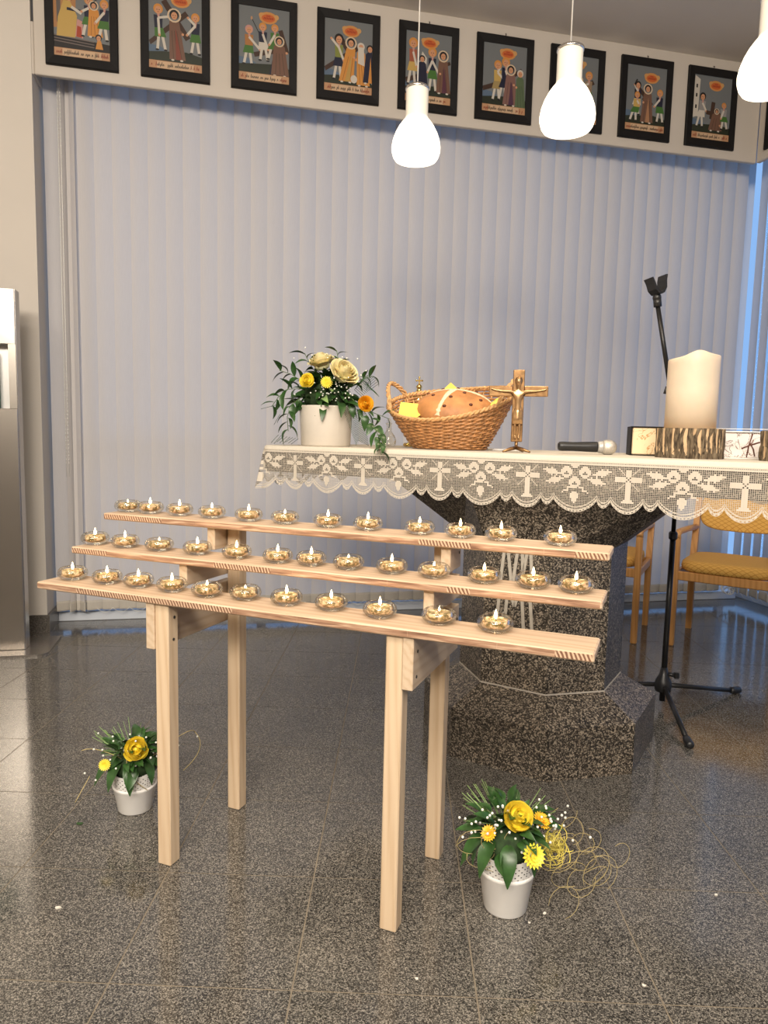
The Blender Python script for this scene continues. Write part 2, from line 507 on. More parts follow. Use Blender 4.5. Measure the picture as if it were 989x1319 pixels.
def attr_material(name, rough=0.35):
    m, nt, N, L, B = newmat(name)
    a = N.new('ShaderNodeAttribute'); a.attribute_name = 'paint'
    L.new(a.outputs['Color'], B.inputs['Base Color']); B.inputs['Roughness'].default_value = rough
    return m


M_PAINT = attr_material('painted_panel')


def lampglass_material():
    """opal glass: the lower bulb of the shade, around the lamp inside, glows far more than its neck"""
    m, nt, N, L, B = newmat('glowing_opal_glass')
    tc = N.new('ShaderNodeTexCoord'); sp = N.new('ShaderNodeSeparateXYZ'); L.new(tc.outputs['Object'], sp.inputs[0])
    mr = N.new('ShaderNodeMapRange'); mr.inputs['From Min'].default_value = 0.125; mr.inputs['From Max'].default_value = 0.165
    mr.inputs['To Min'].default_value = 2.6; mr.inputs['To Max'].default_value = 0.10
    L.new(sp.outputs['Z'], mr.inputs['Value'])
    B.inputs['Base Color'].default_value = (0.85, 0.80, 0.70, 1); B.inputs['Roughness'].default_value = 0.25
    B.inputs['Emission Color'].default_value = (1.0, 0.86, 0.66, 1)
    L.new(mr.outputs[0], B.inputs['Emission Strength'])
    return m


M_OPAL = lampglass_material()

# ------------------------------------------------------------------ frames of reference
WALL_A = Vector((-1.925, 4.324, 0))          # foot of the long blind, left end
W_DIR = Vector((0.97426858, 0.22539017, 0))
T_DIR = Vector((0.22539017, -0.97426858, 0))  # towards the room
WALL_RZ = math.atan2(W_DIR.y, W_DIR.x)
CORNER_S = 4.67


def WP(s, t, z=0.0):
    return WALL_A + W_DIR * s + T_DIR * t + Vector((0, 0, z))


# local wall frame: x = s, y = -t (into the wall)
def wallframe(name):
    o = empty(name, tuple(WALL_A), WALL_RZ)
    return o


CEIL_Z = 3.71

# ------------------------------------------------------------------ setting: floor
floor = MB().box(-4.2, 3.4, -3.3, 6.4, -0.10, -0.0012).build('floor', M_GROUT)
tag(floor, kind='structure')
TILE = 0.4
GY = radians(-1.142819)
G0 = Vector((-0.567779, 1.845767, 0))
tile_me = MB().box(-0.1981, 0.1981, -0.1981, 0.1981, -0.012, 0.0).mesh('tile', M_FLOOR)
gx, gy = Vector((cos(GY), sin(GY), 0)), Vector((-sin(GY), cos(GY), 0))


def in_room(P):
    d = P - WALL_A
    s, t = d.dot(W_DIR), d.dot(T_DIR)
    return s < CORNER_S + 0.3 and t > -0.35


far_tiles = MB()
for i in range(-9, 10):
    for j in range(-12, 11):
        c = G0 + gx * ((i + 0.5) * TILE) + gy * ((j + 0.5) * TILE)
        if not in_room(c): continue
        vis = c.y > 0.75 and abs(c.x) < 0.62 * c.y + 0.65
        if vis:
            t = place('tile', tile_me, floor, tuple(c), (0, 0, GY))
        elif -4 < c.x < 3.2 and -3.1 < c.y < 6:
            far_tiles.box(-0.1981, 0.1981, -0.1981, 0.1981, -0.012, 0.0, M=Matrix.Translation(c) @ Matrix.Rotation(GY, 4, 'Z'))
ft = far_tiles.build('tile_field', M_FLOOR, floor)
ft['kind'] = 'stuff'

# ------------------------------------------------------------------ setting: walls, ceiling, windows
ceiling = MB().box(-4.2, 3.6, -3.3, 6.4, CEIL_Z, CEIL_Z + 0.1).build('ceiling', M_CEIL)
tag(ceiling, kind='structure')


def wallbox(name, s0, s1, t0, t1, z0, z1, mat, parent=None, bev=0.0):
    o = MB().box(s0, s1, -t1, -t0, z0, z1, bev=bev).build(name, mat, parent, (0, 0, 0) if parent else tuple(WALL_A), (0, 0, 0) if parent else (0, 0, WALL_RZ))
    return o


def structure(o):
    tag(o, kind='structure'); return o


# pilaster at the left end of the blind
wl = structure(wallbox('wall_left', -3.2, -0.073, -0.22, 0.205, 0, CEIL_Z, M_PLASTER))
structure(wallbox('baseboard_left', -3.2, -0.058, -0.02, 0.22, 0.0, 0.105, granite('granite_skirting', [(0.2, (0.02, 0.018, 0.016)), (0.45, (0.09, 0.08, 0.07)), (0.8, (0.2, 0.18, 0.16))], 0.3, 300)))
# outer side wall and the wall behind the camera
structure(MB().box(-4.3, -4.2, -3.3, 4.6, 0, CEIL_Z).build('wall_side', M_PLASTER))
wf = structure(MB().box(-4.3, 5.2, -3.4, -3.3, 0, CEIL_Z).build('wall_front', M_PLASTER))
MB().box(-4.2, 5.1, -3.3, -3.27, 0, 1.35).build('reflected_dark_panel', M_BROWN, wf)  # unseen dark panel added for the steel cabinet to reflect

# pelmet: a painted bulkhead board that carries the pictures and hides the blind rail
FT = 0.2
pel = structure(wallbox('trim_1', -0.06, CORNER_S - FT, FT - 0.03, FT, 3.085, CEIL_Z, M_PELMET, bev=0.004))
tabb = wallbox('pelmet_end', -0.112, -0.0602, 0.0, FT, 3.085, 3.352, M_PELMET, pel, bev=0.003)
structure(wallbox('trim_2', CORNER_S - FT - 0.0005, CORNER_S - FT + 0.03, FT, 5.0, 3.085, CEIL_Z, M_PELMET, bev=0.004))

# glazed back wall: window_1 (long) and window_2 (right)
w1 = structure(MB().box(0, CORNER_S + 0.2, 0.13, 0.19, 0.0, 0.075).build('window_1', M_WFRAME, None, tuple(WALL_A), (0, 0, WALL_RZ)))
MB().box(0, CORNER_S + 0.2, 0.13, 0.19, 3.3, CEIL_Z).build('window_head', M_WFRAME, w1)
MB().box(0, CORNER_S + 0.2, 0.14, 0.18, 1.02, 1.12).build('transom', M_WFRAME, w1)
for k, s in enumerate((0.02, 1.18, 2.34, 3.5, 4.72)):
    MB().box(s - 0.03, s + 0.03, 0.14, 0.18, 0.075, 3.3).build('mullion', M_WFRAME, w1)
for k, (a, b) in enumerate(((0.05, 1.15), (1.21, 2.31), (2.37, 3.47), (3.53, 4.69))):
    MB().box(a, b, 0.155, 0.16, 0.075, 1.02).build('pane', M_PANE, w1)
    MB().box(a, b, 0.155, 0.16, 1.12, 3.3).build('pane', M_PANE, w1)
w2 = structure(MB().box(CORNER_S + 0.16, CORNER_S + 0.22, -5.0, 0.12, 0.0, 0.075).build('window_2', M_WFRAME, None, tuple(WALL_A), (0, 0, WALL_RZ)))
MB().box(CORNER_S + 0.16, CORNER_S + 0.22, -5.0, 0.12, 3.3, CEIL_Z).build('window_head', M_WFRAME, w2)
for y in (-4.97, -3.7, -2.45, -1.2):
    MB().box(CORNER_S + 0.17, CORNER_S + 0.21, y - 0.03, y + 0.03, 0.075, 3.3).build('mullion', M_WFRAME, w2)
for a, b in ((-4.94, -3.73), (-3.67, -2.48), (-2.42, -1.23), (-1.17, 0.12)):
    MB().box(CORNER_S + 0.187, CORNER_S + 0.192, a, b, 0.075, 3.3).build('pane', M_PANE, w2)
MB().box(-0.072, CORNER_S + 0.1, 0.035, 0.10, 0.0, 0.062, bev=.004).build('sill', M_WFRAME, w1)
# the rest of the right side, beyond the glass, towards the camera
structure(MB().box(CORNER_S + 0.16, CORNER_S + 0.26, -9.5, -5.0, 0, CEIL_Z).build('wall_right', M_PLASTER, None, tuple(WALL_A), (0, 0, WALL_RZ)))


# ------------------------------------------------------------------ vertical blinds
def slat_mesh(w, z0, z1, name='slat'):
    mb = MB(); n = 6; rows = []
    for z in (z1, z0 + 0.06):
        rows.append([(-w / 2 + w * i / n, -0.009 * (1 - (2 * i / n - 1) ** 2), z) for i in range(n + 1)])
    v = rows[0] + rows[1]; f = [(i, i + 1, n + 2 + i, n + 1 + i) for i in range(n)]
    mb.add(v, f, True)
    return mb.mesh(name, M_SLAT)


def weight_mesh(w, z0):
    mb = MB(); n = 6; f_, b_ = [], []
    for zz, d in ((z0 + 0.062, 0.0008), (z0 + 0.05, 0.004), (z0 + 0.008, 0.004), (z0, 0.0008)):
        f_.append([(-w / 2 + w * i / n, -0.009 * (1 - (2 * i / n - 1) ** 2) - d, zz) for i in range(n + 1)] +
                  [(-w / 2 + w * i / n, -0.009 * (1 - (2 * i / n - 1) ** 2) + d, zz) for i in range(n, -1, -1)])
    mb.loft(f_)
    return mb.mesh('hem_weight', M_HEM)


SLW = 0.120
slat_me, hem_me = slat_mesh(SLW, 0.078, 3.42), weight_mesh(SLW, 0.078)


def hang_slat(parent, x, y, rot, me=None):
    a = place('slat', me or slat_me, parent, (x, y, 0), (0, 0, rot))
    place('hem_weight', hem_me, a)
    return a


bl = thing('vertical_blind', 'long pale vertical blind hanging behind the altar under the painted pelmet', 'blind', tuple(WALL_A), WALL_RZ)
rng = random.Random(3)
MB().box(-0.04, CORNER_S - 0.05, -0.02, 0.02, 3.42, 3.455).build('head_rail', M_WFRAME, bl)
xs = []
for k, (x, r) in enumerate(((-0.005, 28), (0.045, 70), (0.075, -58), (0.11, 24), (0.17, 22))):
    hang_slat(bl, x, 0.006 * (k % 2), radians(r)); xs.append(x)
x = 0.262
while x < CORNER_S - 0.12:
    xs.append(x)
    hang_slat(bl, x, 0.0, radians(11 + rng.uniform(-1.5, 1.5)))
    x += 0.0993
# the chain that links the slat feet, and the pull chain at the left end
ch = MB()
for a, b in zip(xs[4:], xs[5:]):
    for sgn in (-1,):
        pts = [(a + (b - a) * t, sgn * 0.014, 0.090 - 0.030 * sin(pi * t)) for t in [i / 6 for i in range(7)]]
        ch.tube(pts, 0.0014, 4)
ch.build('link_chain', M_BEAD, bl)
pc = MB()
for x0 in (0.020, 0.034):
    pc.tube([(x0, -0.035, 3.40), (x0, -0.04, 2.0), (x0, -0.035, 0.9)], 0.0022, 5)
    for i in range(110):
        pc.ball((x0, -0.038, 3.38 - i * 0.022), 0.0042, 5, 4)
pc.build('pull_chain', M_BEAD, bl)

br = thing('vertical_blind', 'bluish vertical blind with turned slats at the right edge beside the chairs', 'blind', tuple(WP(CORNER_S, 0)), WALL_RZ)
MB().box(-0.02, 0.02, -4.9, -0.05, 3.42, 3.455).build('head_rail', M_WFRAME, br)
y = -0.06
k = 0
while y > -4.8:
    hang_slat(br, 0.0, y, radians(90 - (15 if y > -0.75 else 78) + rng.uniform(-4, 4)))  # slats out of view are turned wide open to let blue daylight in
    y -= 0.0993
ch = MB()
for i in range(20):
    a, b = -0.06 - i * 0.0993, -0.06 - (i + 1) * 0.0993
    ch.tube([(-0.02, a + (b - a) * t, 0.090 - 0.03 * sin(pi * t)) for t in [i / 6 for i in range(7)]], 0.0014, 4)
# chain knot gathered at the foot of the corner slats
for q in range(5):
    ch.tube([(-0.10 + 0.03 * cos(a + q), -0.10 + 0.035 * sin(a) - 0.01 * q, 0.11 + 0.035 * sin(a * 1.0 + q * 0.9)) for a in [2 * pi * i / 14 for i in range(14)]], 0.003, 4, closed=True)
ch.build('link_chain', M_BEAD, br)
#@@PART2

# ------------------------------------------------------------------ painted stations on the pelmet
PW, PH = 0.372, 0.497         # outer frame
IW, IH = 0.284, 0.398         # painted panel
SKIN, GREY, GROUND, DARKB, WHITE = (0.62, 0.30, 0.16), (0.17, 0.18, 0.185), (0.018, 0.024, 0.012), (0.055, 0.026, 0.016), (0.62, 0.56, 0.48)
ORNG, BRN, GRN, NAVY, RED, BLK = (0.62, 0.26, 0.05), (0.17, 0.085, 0.055), (0.06, 0.16, 0.03), (0.012, 0.014, 0.035), (0.38, 0.05, 0.02), (0.010, 0.008, 0.008)
PINK, BLUE, CAPT, OCH = (0.55, 0.28, 0.24), (0.10, 0.15, 0.22), (0.50, 0.27, 0.14), (0.55, 0.36, 0.10)


class Paint:
    """flat painted shapes, each layer a hair above the last; coordinates 0..1 across and 0..1.4 up"""
    def __init__(s, seed):
        s.v, s.f, s.c, s.k = [], [], [], 0
        s.r = random.Random(seed)

    def poly(s, pts, col):
        s.k += 1
        y = -0.0100 - 0.00003 * s.k
        b = len(s.v)
        for x, z in pts:
            x = min(1.0, max(0.0, x)); z = min(1.4, max(0.0, z))
            s.v.append(((x - 0.5) * IW, y, (z / 1.4 - 0.5) * IH))
        s.f.append(tuple(range(b, b + len(pts)))); s.c.append(col)

    def disc(s, x, z, rx, rz, col, n=14, a0=0, a1=2 * pi):
        s.poly([(x + rx * cos(a0 + (a1 - a0) * i / n), z + rz * sin(a0 + (a1 - a0) * i / n)) for i in range(n)], col)

    def bar(s, x0, z0, x1, z1, w, col):
        dx, dz = x1 - x0, z1 - z0; l = math.hypot(dx, dz); nx, nz = -dz / l * w / 2, dx / l * w / 2
        s.poly([(x0 + nx, z0 + nz), (x0 - nx, z0 - nz), (x1 - nx, z1 - nz), (x1 + nx, z1 + nz)], col)

    def head(s, x, z, r, hair, halo=False):
        if halo:
            s.disc(x, z, r * 1.75, r * 1.75, (0.66, 0.50, 0.34)); s.disc(x, z, r * 1.35, r * 1.35, GREY)
        s.disc(x, z + r * .2, r * 1.15, r * 1.2, hair)
        s.disc(x, z - r * .1, r * .78, r * .95, SKIN)
        s.bar(x - r * .4, z, x - r * .15, z, r * .16, BLK); s.bar(x + r * .15, z, x + r * .4, z, r * .16, BLK)
        s.bar(x - r * .2, z - r * .5, x + r * .2, z - r * .5, r * .12, RED)

    def robed(s, x, z0, h, lean, robe, under=None, halo=False, hair=BLK, arms=None, w=1.0):
        wt, wb = .085 * w, .14 * w
        top = x + lean
        s.poly([(x - wb, z0), (x + wb, z0), (top + wt, z0 + h * .78), (top + wt * .5, z0 + h * .84), (top - wt * .5, z0 + h * .84), (top - wt, z0 + h * .78)], robe)
        for q in (-.5, 0, .5):
            s.bar(x + wb * q, z0 + .02, top + wt * q, z0 + h * .6, .012, tuple(c * .55 for c in robe))
        if under: s.poly([(x - wb * .2, z0), (x + wb * .5, z0), (top + wt * .2, z0 + h * .7)], under)
        for ax, az in (arms or []):
            s.bar(top, z0 + h * .70, ax, az, .05, robe); s.disc(ax, az, .024, .024, SKIN)
        for f_ in (-.6, .5): s.disc(x + wb * f_, z0 - .01, .03, .017, WHITE)
        s.head(top, z0 + h * .92, h * .085, hair, halo)

    def soldier(s, x, z0, h, lean, coat, kilt, arms=(), hair=ORNG, hat=None):
        top = x + lean
        for d in (-.055, .05):
            s.bar(x + d * 1.4, z0 + .02, x + d * .6 + lean * .3, z0 + h * .36, .05, WHITE); s.disc(x + d * 1.5, z0 + .01, .035, .018, BLK)
        s.poly([(x - .11 + lean * .3, z0 + h * .30), (x + .11 + lean * .3, z0 + h * .30), (top + .07, z0 + h * .55), (top - .07, z0 + h * .55)], kilt)
        s.poly([(top - .075 - lean * .1, z0 + h * .50), (top + .075, z0 + h * .50), (top + .085, z0 + h * .78), (top - .085, z0 + h * .78)], coat)
        s.poly([(top - .02, z0 + h * .80), (top + .03, z0 + h * .80), (top + .005, z0 + h * .64)], PINK)
        for ax, az in arms:
            s.bar(top, z0 + h * .72, ax, az, .045, WHITE); s.disc(ax, az, .024, .024, SKIN)
        s.head(top, z0 + h * .90, h * .095, hair)
        if hat: s.poly([(top - .06, z0 + h * .95), (top + .06, z0 + h * .95), (top + .03, z0 + h * 1.08)], hat)

    def base(s, sky=GREY, cart=(0.55, 1.22), cross=True):
        s.poly([(0, 0), (1, 0), (1, 1.4), (0, 1.4)], sky)
        s.poly([(0, .12), (1, .12), (1, .30), (.7, .36), (.3, .33), (0, .38)], GROUND)
        s.poly([(0, .30), (.35, .34), (.2, .42), (0, .44)], BLUE)
        if cart:
            x, z = cart
            s.disc(x, z, .18, .115, (0.60, 0.27, 0.08)); s.disc(x + .16, z + .03, .05, .05, (0.60, 0.33, 0.12)); s.disc(x - .13, z + .04, .06, .05, (0.60, 0.30, 0.10))
            s.disc(x, z - .005, .135, .075, (0.58, 0.13, 0.03))
            s.bar(x - .04, z + .035, x + .04, z + .035, .02, RED)
            q = x - .09
            while q < x + .09:
                s.bar(q, z - .03, q + .012, z + .012, .010, (0.25, 0.01, 0.01)); q += .022

    def caption(s):
        s.poly([(0, 0), (1, 0), (1, .15), (0, .15)], CAPT)
        s.poly([(.15, .012), (.85, .012), (.85, .138), (.15, .138)], (0.62, 0.42, 0.26))
        x = .04
        while x < .95:
            if s.r.random() < .16: x += .03; continue
            tall = s.r.random() < .35
            col = (0.22, 0.02, 0.01) if (x > .78 or x < .14) else BLK
            s.bar(x, .045 - (.02 if s.r.random() < .2 else 0), x + .012, .12 if tall else .088, .010, col)
            s.bar(x + .012, .088, x + .024, .05, .007, col)
            x += .027

    def build(s, parent):
        me = bpy.data.meshes.new('painting')
        me.from_pydata(s.v, [], s.f)
        at = me.attributes.new('paint', 'FLOAT_COLOR', 'CORNER')
        data = []
        for f_, c in zip(s.f, s.c):
            for _ in f_: data += [c[0] * .8, c[1] * .8, c[2] * .8, 1.0]
        at.data.foreach_set('color', data)
        me.materials.append(M_PAINT)
        return place('painting', me, parent)


def frame_mesh():
    mb = MB()
    w, h, iw, ih = PW / 2, PH / 2, IW / 2, IH / 2
    off = -0.006
    prof = [(0.0, 0.0, 0.0), (0.0, -0.016, 0.0), (0.004, -0.020, 0.0), (1.0, -0.016, 0.0), (1.0, -0.008, 0.0)]
    rings = []
    for k, y, _ in prof:
        if k == 0.004:
            a, b = w - .004, h - .004
            ai, bi = a, b
        else:
            a, b = w + (iw - w) * k, h + (ih - h) * k
        rings.append([(-a, y, -b), (a, y, -b), (a, y, b), (-a, y, b)])
    mb.loft(rings, caps=False)
    mb.add([(-w, 0, -h), (w, 0, -h), (w, 0, h), (-w, 0, h)], [(0, 1, 2, 3)])
    return mb.mesh('frame', M_BLACKF)


frame_me = frame_mesh()
hook_me = MB().tube([(0, -0.006, PH / 2 - .004), (0, -0.012, PH / 2 + .012), (0, -0.002, PH / 2 + .018)], .0025, 6).mesh('nail', M_SCREW)


def cross_diag(p, x0=.02, z0=.55, x1=.62, z1=1.02, w=.10):
    p.bar(x0, z0, x1, z1, w, DARKB)


def st0(p):
    p.poly([(0, 0), (1, 0), (1, 1.4), (0, 1.4)], GREY)
    p.poly([(0, .5), (.38, .55), (.42, 1.4), (0, 1.4)], (0.42, 0.20, 0.08)); p.poly([(.06, .6), (.12, .6), (.14, 1.4), (.05, 1.4)], (0.12, 0.10, 0.09))
    p.poly([(.0, .15), (1, .15), (1, .30), (.0, .38)], BLK)
    for z in (.24, .29, .34): p.bar(0, z + .03, .72, z - .02, .018, (0.16, 0.12, 0.11))
    p.poly([(.05, .36), (.38, .36), (.42, .75), (.30, 1.0), (.18, 1.0), (.08, .7)], OCH); p.head(.28, 1.06, .06, BLK)
    p.bar(.24, .86, .52, .84, .05, NAVY); p.bar(.32, .90, .50, .80, .05, WHITE)
    p.poly([(.38, .38), (.52, .36), (.52, .66), (.42, .70)], PINK); p.poly([(.40, .38), (.50, .37), (.49, .56), (.42, .58)], RED)
    p.soldier(.60, .40, .72, .03, NAVY, GRN, [(.50, .84)])
    p.robed(.74, .42, .60, -.02, ORNG, halo=True)
    p.soldier(.88, .36, .72, .03, NAVY, GRN, [(.74, .66)])
    p.poly([(.74, .20), (.88, .20), (.84, .36), (.78, .36)], ORNG); p.head(.80, .40, .05, BLK)
    p.bar(.70, 1.02, .86, 1.16, .012, BLK)


def st1(p):
    p.base(cart=(.60, 1.28)); cross_diag(p, .0, .46, .72, 1.08); p.bar(.28, 1.26, .74, .60, .11, DARKB)
    p.soldier(.24, .34, .82, -.06, NAVY, GRN, [(.40, .98), (.20, .62)])
    p.robed(.54, .20, .88, -.06, BRN, (0.22, 0.05, 0.03), True, arms=[(.64, .68)], w=1.1)
    p.soldier(.88, .34, .74, .0, NAVY, GRN, [(.74, 1.00), (.72, .68)])


def st2(p):
    p.base(cart=(.58, 1.22)); p.bar(.30, .50, .95, .68, .09, DARKB); p.bar(.82, 1.02, .98, .60, .09, DARKB); p.bar(.26, 1.16, .56, .62, .014, BLK); p.disc(.25, 1.18, .02, .035, CAPT)
    p.soldier(.18, .30, .72, .02, (0.40, 0.17, 0.05), GRN, [(.42, .60)], hair=PINK)
    p.soldier(.50, .40, .70, -.03, NAVY, WHITE, [(.58, .62)])
    p.soldier(.66, .44, .66, .05, GRN, GRN, [(.60, .72)])
    p.poly([(.60, .16), (.82, .16), (.80, .56), (.70, .60)], NAVY)
    p.robed(.82, .16, .70, -.02, BRN, None, True, arms=[(.95, .60)], w=1.3)


def st3(p):
    p.base(cart=(.55, 1.20)); cross_diag(p, .0, .42, .80, .98); p.bar(.34, 1.04, .52, .78, .10, DARKB)
    p.soldier(.28, .24, .86, .02, (0.22, 0.24, 0.05), NAVY, [(.14, 1.02), (.40, .62)], hair=BLK)
    p.robed(.46, .22, .82, .09, ORNG, (0.50, 0.30, 0.08), True, arms=[(.62, .70)], w=1.1)
    p.robed(.82, .18, .80, -.06, ORNG, None, False, hair=WHITE, arms=[(.66, .66)]); p.poly([(.70, .60), (.84, .56), (.82, .92), (.70, .92)], WHITE)
    p.robed(.95, .24, .72, .0, NAVY, ORNG, False)
    p.disc(.62, .28, .07, .08, WHITE)


def st4(p):
    p.base(cart=(.52, 1.20)); p.bar(.0, .42, .30, .52, .10, DARKB); p.bar(.98, .86, .80, .78, .07, DARKB); p.bar(.78, 1.06, .84, .84, .09, DARKB)
    p.soldier(.14, .34, .90, .02, (0.35, 0.10, 0.05), OCH, [(.24, .70)])
    p.poly([(.32, .40), (.44, .44), (.46, .9), (.36, 1.02), (.30, .8)], WHITE); p.robed(.36, .26, .66, .0, NAVY, None, False)
    p.soldier(.60, .24, .86, -.02, NAVY, GRN, [(.74, .60), (.48, .62)])
    p.robed(.84, .24, .80, -.02, BRN, (0.10, 0.03, 0.05), True, arms=[(.76, .62)], w=1.15)


def st5(p):
    p.base(cart=(.56, 1.22)); p.bar(.0, .46, .28, .56, .10, DARKB); p.bar(.70, .80, .90, .92, .09, DARKB)
    p.soldier(.32, .24, .80, .02, OCH, (0.35, 0.25, 0.10), [(.56, .62), (.40, .94)])
    p.soldier(.46, .26, .86, .06, NAVY, NAVY, [(.58, .72)])
    p.robed(.64, .18, .78, .0, (0.22, 0.11, 0.09), (0.08, 0.03, 0.06), True, arms=[(.72, .60)], w=1.2)
    p.robed(.90, .14, .76, -.04, (0.10, 0.14, 0.07), None, False, hair=WHITE, arms=[(.78, .56)])


def st6(p):
    p.base(cart=(.5, 1.22)); cross_diag(p, .1, .4, .9, .9)
    p.soldier(.22, .26, .80, .02, NAVY, GRN, [(.40, .80)])
    p.robed(.50, .20, .74, .04, BRN, None, True, arms=[(.62, .56)], w=1.2)
    p.soldier(.80, .28, .80, -.02, (0.30, 0.20, 0.12), GRN, [(.66, .78)])


def st7(p):
    p.base(cart=(.62, 1.16)); p.bar(.26, .96, .66, .58, .09, DARKB); p.bar(.62, .96, .44, .66, .09, DARKB)
    p.soldier(.26, .34, .70, .03, NAVY, WHITE, [(.20, .98)], hair=BLK)
    p.bar(.20, .98, .26, 1.10, .03, BLK)
    p.soldier(.20, .20, .62, .08, OCH, GRN, [(.34, .56)])
    p.robed(.54, .20, .78, .0, BRN, (0.40, 0.20, 0.10), True, arms=[(.44, .62)], w=1.15)
    p.soldier(.88, .22, .70, -.03, NAVY, GRN, [(.72, .56)], hair=ORNG)


def st8(p):
    p.base(cart=(.58, 1.20)); p.poly([(.0, .45), (.14, .5), (.16, 1.3), (.02, 1.38)], WHITE)
    for z in (.7, .95, 1.15): p.bar(.06, z, .10, z, .08, BLK)
    p.soldier(.20, .26, .74, .05, (0.30, 0.28, 0.27), WHITE, [(.36, .62)], hair=BLK)
    p.bar(.50, .46, .54, .84, .10, DARKB); p.bar(.36, .60, .84, .56, .09, DARKB)
    p.robed(.62, .22, .46, .02, BRN, None, True, arms=[(.74, .34)], w=1.3)
    p.soldier(.86, .26, .58, -.04, (0.30, 0.28, 0.27), GRN, [(.76, .50)])


def st9(p):
    p.base(cart=(.5, 1.22)); cross_diag(p, .1, .5, .9, .9)
    p.soldier(.25, .26, .7, .02, RED, GRN, [(.4, .7)]); p.robed(.6, .2, .7, .0, OCH, None, True)


PLABELS = ['black framed folk painting of a yellow-robed ruler on a stepped throne, leftmost on pelmet',
           'black framed folk painting of a crossbearer in brown between two green-kilted men',
           'black framed folk painting of the fallen crossbearer with a raised spear on the left',
           'black framed folk painting of an orange-robed crossbearer meeting a white-veiled woman',
           'black framed folk painting partly hidden by the cord and neck of the leftmost pendant lamp',
           'black framed painting of a man in ochre beside the crossbearer, between left and middle lamps',
           'black framed folk painting half covered by the shade of the middle pendant lamp',
           'black framed painting of a crossbearer before crossed beams, between middle and right lamps',
           'black framed folk painting with a white tower, next to the corner of the pelmet',
           'black framed painting cut by the right picture edge on the side pelmet']
FUN = [st0, st1, st2, st3, st4, st5, st6, st7, st8, st9]
for k in range(10):
    if k < 9:
        s = -0.0 + 0.186 + 0.488 * k
        P = WP(s, FT + 0.001, 3.389); rz = WALL_RZ
    else:
        P = WP(CORNER_S - FT - 0.001, FT + 0.06 + 0.186 + .02, 3.389); rz = WALL_RZ - pi / 2
    t = thing('framed_painting', PLABELS[k], 'painting', tuple(P), rz, 'painted stations on the pelmet')
    place('frame', frame_me, t)
    p = Paint(k + 11); FUN[k](p); p.caption(); p.build(t)
    place('nail', hook_me, t)

# ------------------------------------------------------------------ the altar
ALT = Vector((0.649, 2.869, 0)); ALT_TH = -0.54
U_ = Vector((cos(ALT_TH), sin(ALT_TH), 0)); N_ = Vector((U_.y, -U_.x, 0))
TOPZ = 1.133


def AP(s, n, z=0.0):
    return ALT + U_ * s + N_ * n + Vector((0, 0, z))


altar = thing('altar', 'dark granite altar on an octagonal plinth under the lace cloth', 'altar', tuple(ALT), ALT_TH)


def octo(R, a, z, Rn=None, an=None, xr=None):
    """octagon ring; R half width along x, Rn half depth; a, an half lengths of the flat sides"""
    Rn = R if Rn is None else Rn; an = a if an is None else an; xr = R if xr is None else xr
    return [(-a, -Rn, z), (a, -Rn, z), (xr, -an, z), (xr, an, z), (a, Rn, z), (-a, Rn, z), (-R, an, z), (-R, -an, z)]


MB().loft([octo(.427, .187, 0), octo(.427, .187, .188), octo(.300, .130, .262)]).build('plinth', M_ALTAR, altar)
MB().loft([octo(.2985, .129, .261), octo(.2985, .129, .267)]).build('joint', M_JOINT, altar)
MB().loft([octo(.296, .128, .265), octo(.296, .128, .80)]).build('shaft', M_ALTAR, altar)
MB().loft([octo(.296, .128, .80), octo(.66, .185, 1.03, .37, .15, .56)]).build('flared_capital', M_ALTAR, altar)
MENSA_L, MENSA_R, MENSA_D = -1.12, 1.16, 0.405
MB().box(MENSA_L, MENSA_R, -MENSA_D, MENSA_D, 1.03, TOPZ, bev=.006).build('mensa', M_ALTAR, altar)
# pale inlaid marks on the front face of the shaft
em = MB()
X0 = lambda px: (px - 663) / 334.0 * 1.0 * 0.252 / (704 - 620) * 334.0


def stroke(x0, z0, x1, z1, w=.012):
    dx, dz = x1 - x0, z1 - z0; l = math.hypot(dx, dz)
    em.add([(x0 - w / 2, -.2995, z0), (x0 + w / 2, -.2995, z0), (x1 + w / 2, -.2995, z1), (x1 - w / 2, -.2995, z1),
            (x0 - w / 2, -.295, z0), (x0 + w / 2, -.295, z0), (x1 + w / 2, -.295, z1), (x1 - w / 2, -.295, z1)],
           [(0, 1, 2, 3), (0, 4, 5, 1), (1, 5, 6, 2), (2, 6, 7, 3), (3, 7, 4, 0)])


for a in [(-.065, .66, -.048, .845), (-.048, .845, -.018, .64), (-.018, .64, .004, .845), (.004, .845, .012, .845),
          (.012, .845, .022, .70), (.022, .70, .044, .845), (.044, .845, .058, .66),
          (-.075, .50, -.062, .66), (-.043, .50, -.032, .66), (-.032, .66, -.006, .575), (-.006, .575, .018, .66),
          (.018, .66, .036, .46), (.048, .66, .070, .455), (-.095, .44, -.082, .55), (-.056, .44, -.046, .55)]:
    stroke(*a)
em.build('inlaid_emblem', M_EMBLEM, altar)

# ---- altar cloth: linen top and filet lace border, every mesh of the lace is real
cloth = thing('altar_cloth', 'cream altar cloth with a crocheted lace border of crosses and flowers', 'tablecloth', tuple(ALT), ALT_TH)
CE = 0.014                       # the cloth stands off the slab
xl, xr_, yf, yb = MENSA_L - CE, MENSA_R + CE, -(MENSA_D + CE), MENSA_D + CE
RAD = 0.05


def rrect(off, n=6):
    pts = []
    for (cx_, cy_, a0) in ((xr_ - RAD, yf + RAD, -pi / 2), (xr_ - RAD, yb - RAD, 0), (xl + RAD, yb - RAD, pi / 2), (xl + RAD, yf + RAD, pi)):
        for i in range(n + 1):
            a = a0 + (pi / 2) * i / n
            pts.append((cx_ + (RAD + off) * cos(a), cy_ + (RAD + off) * sin(a)))
    return pts


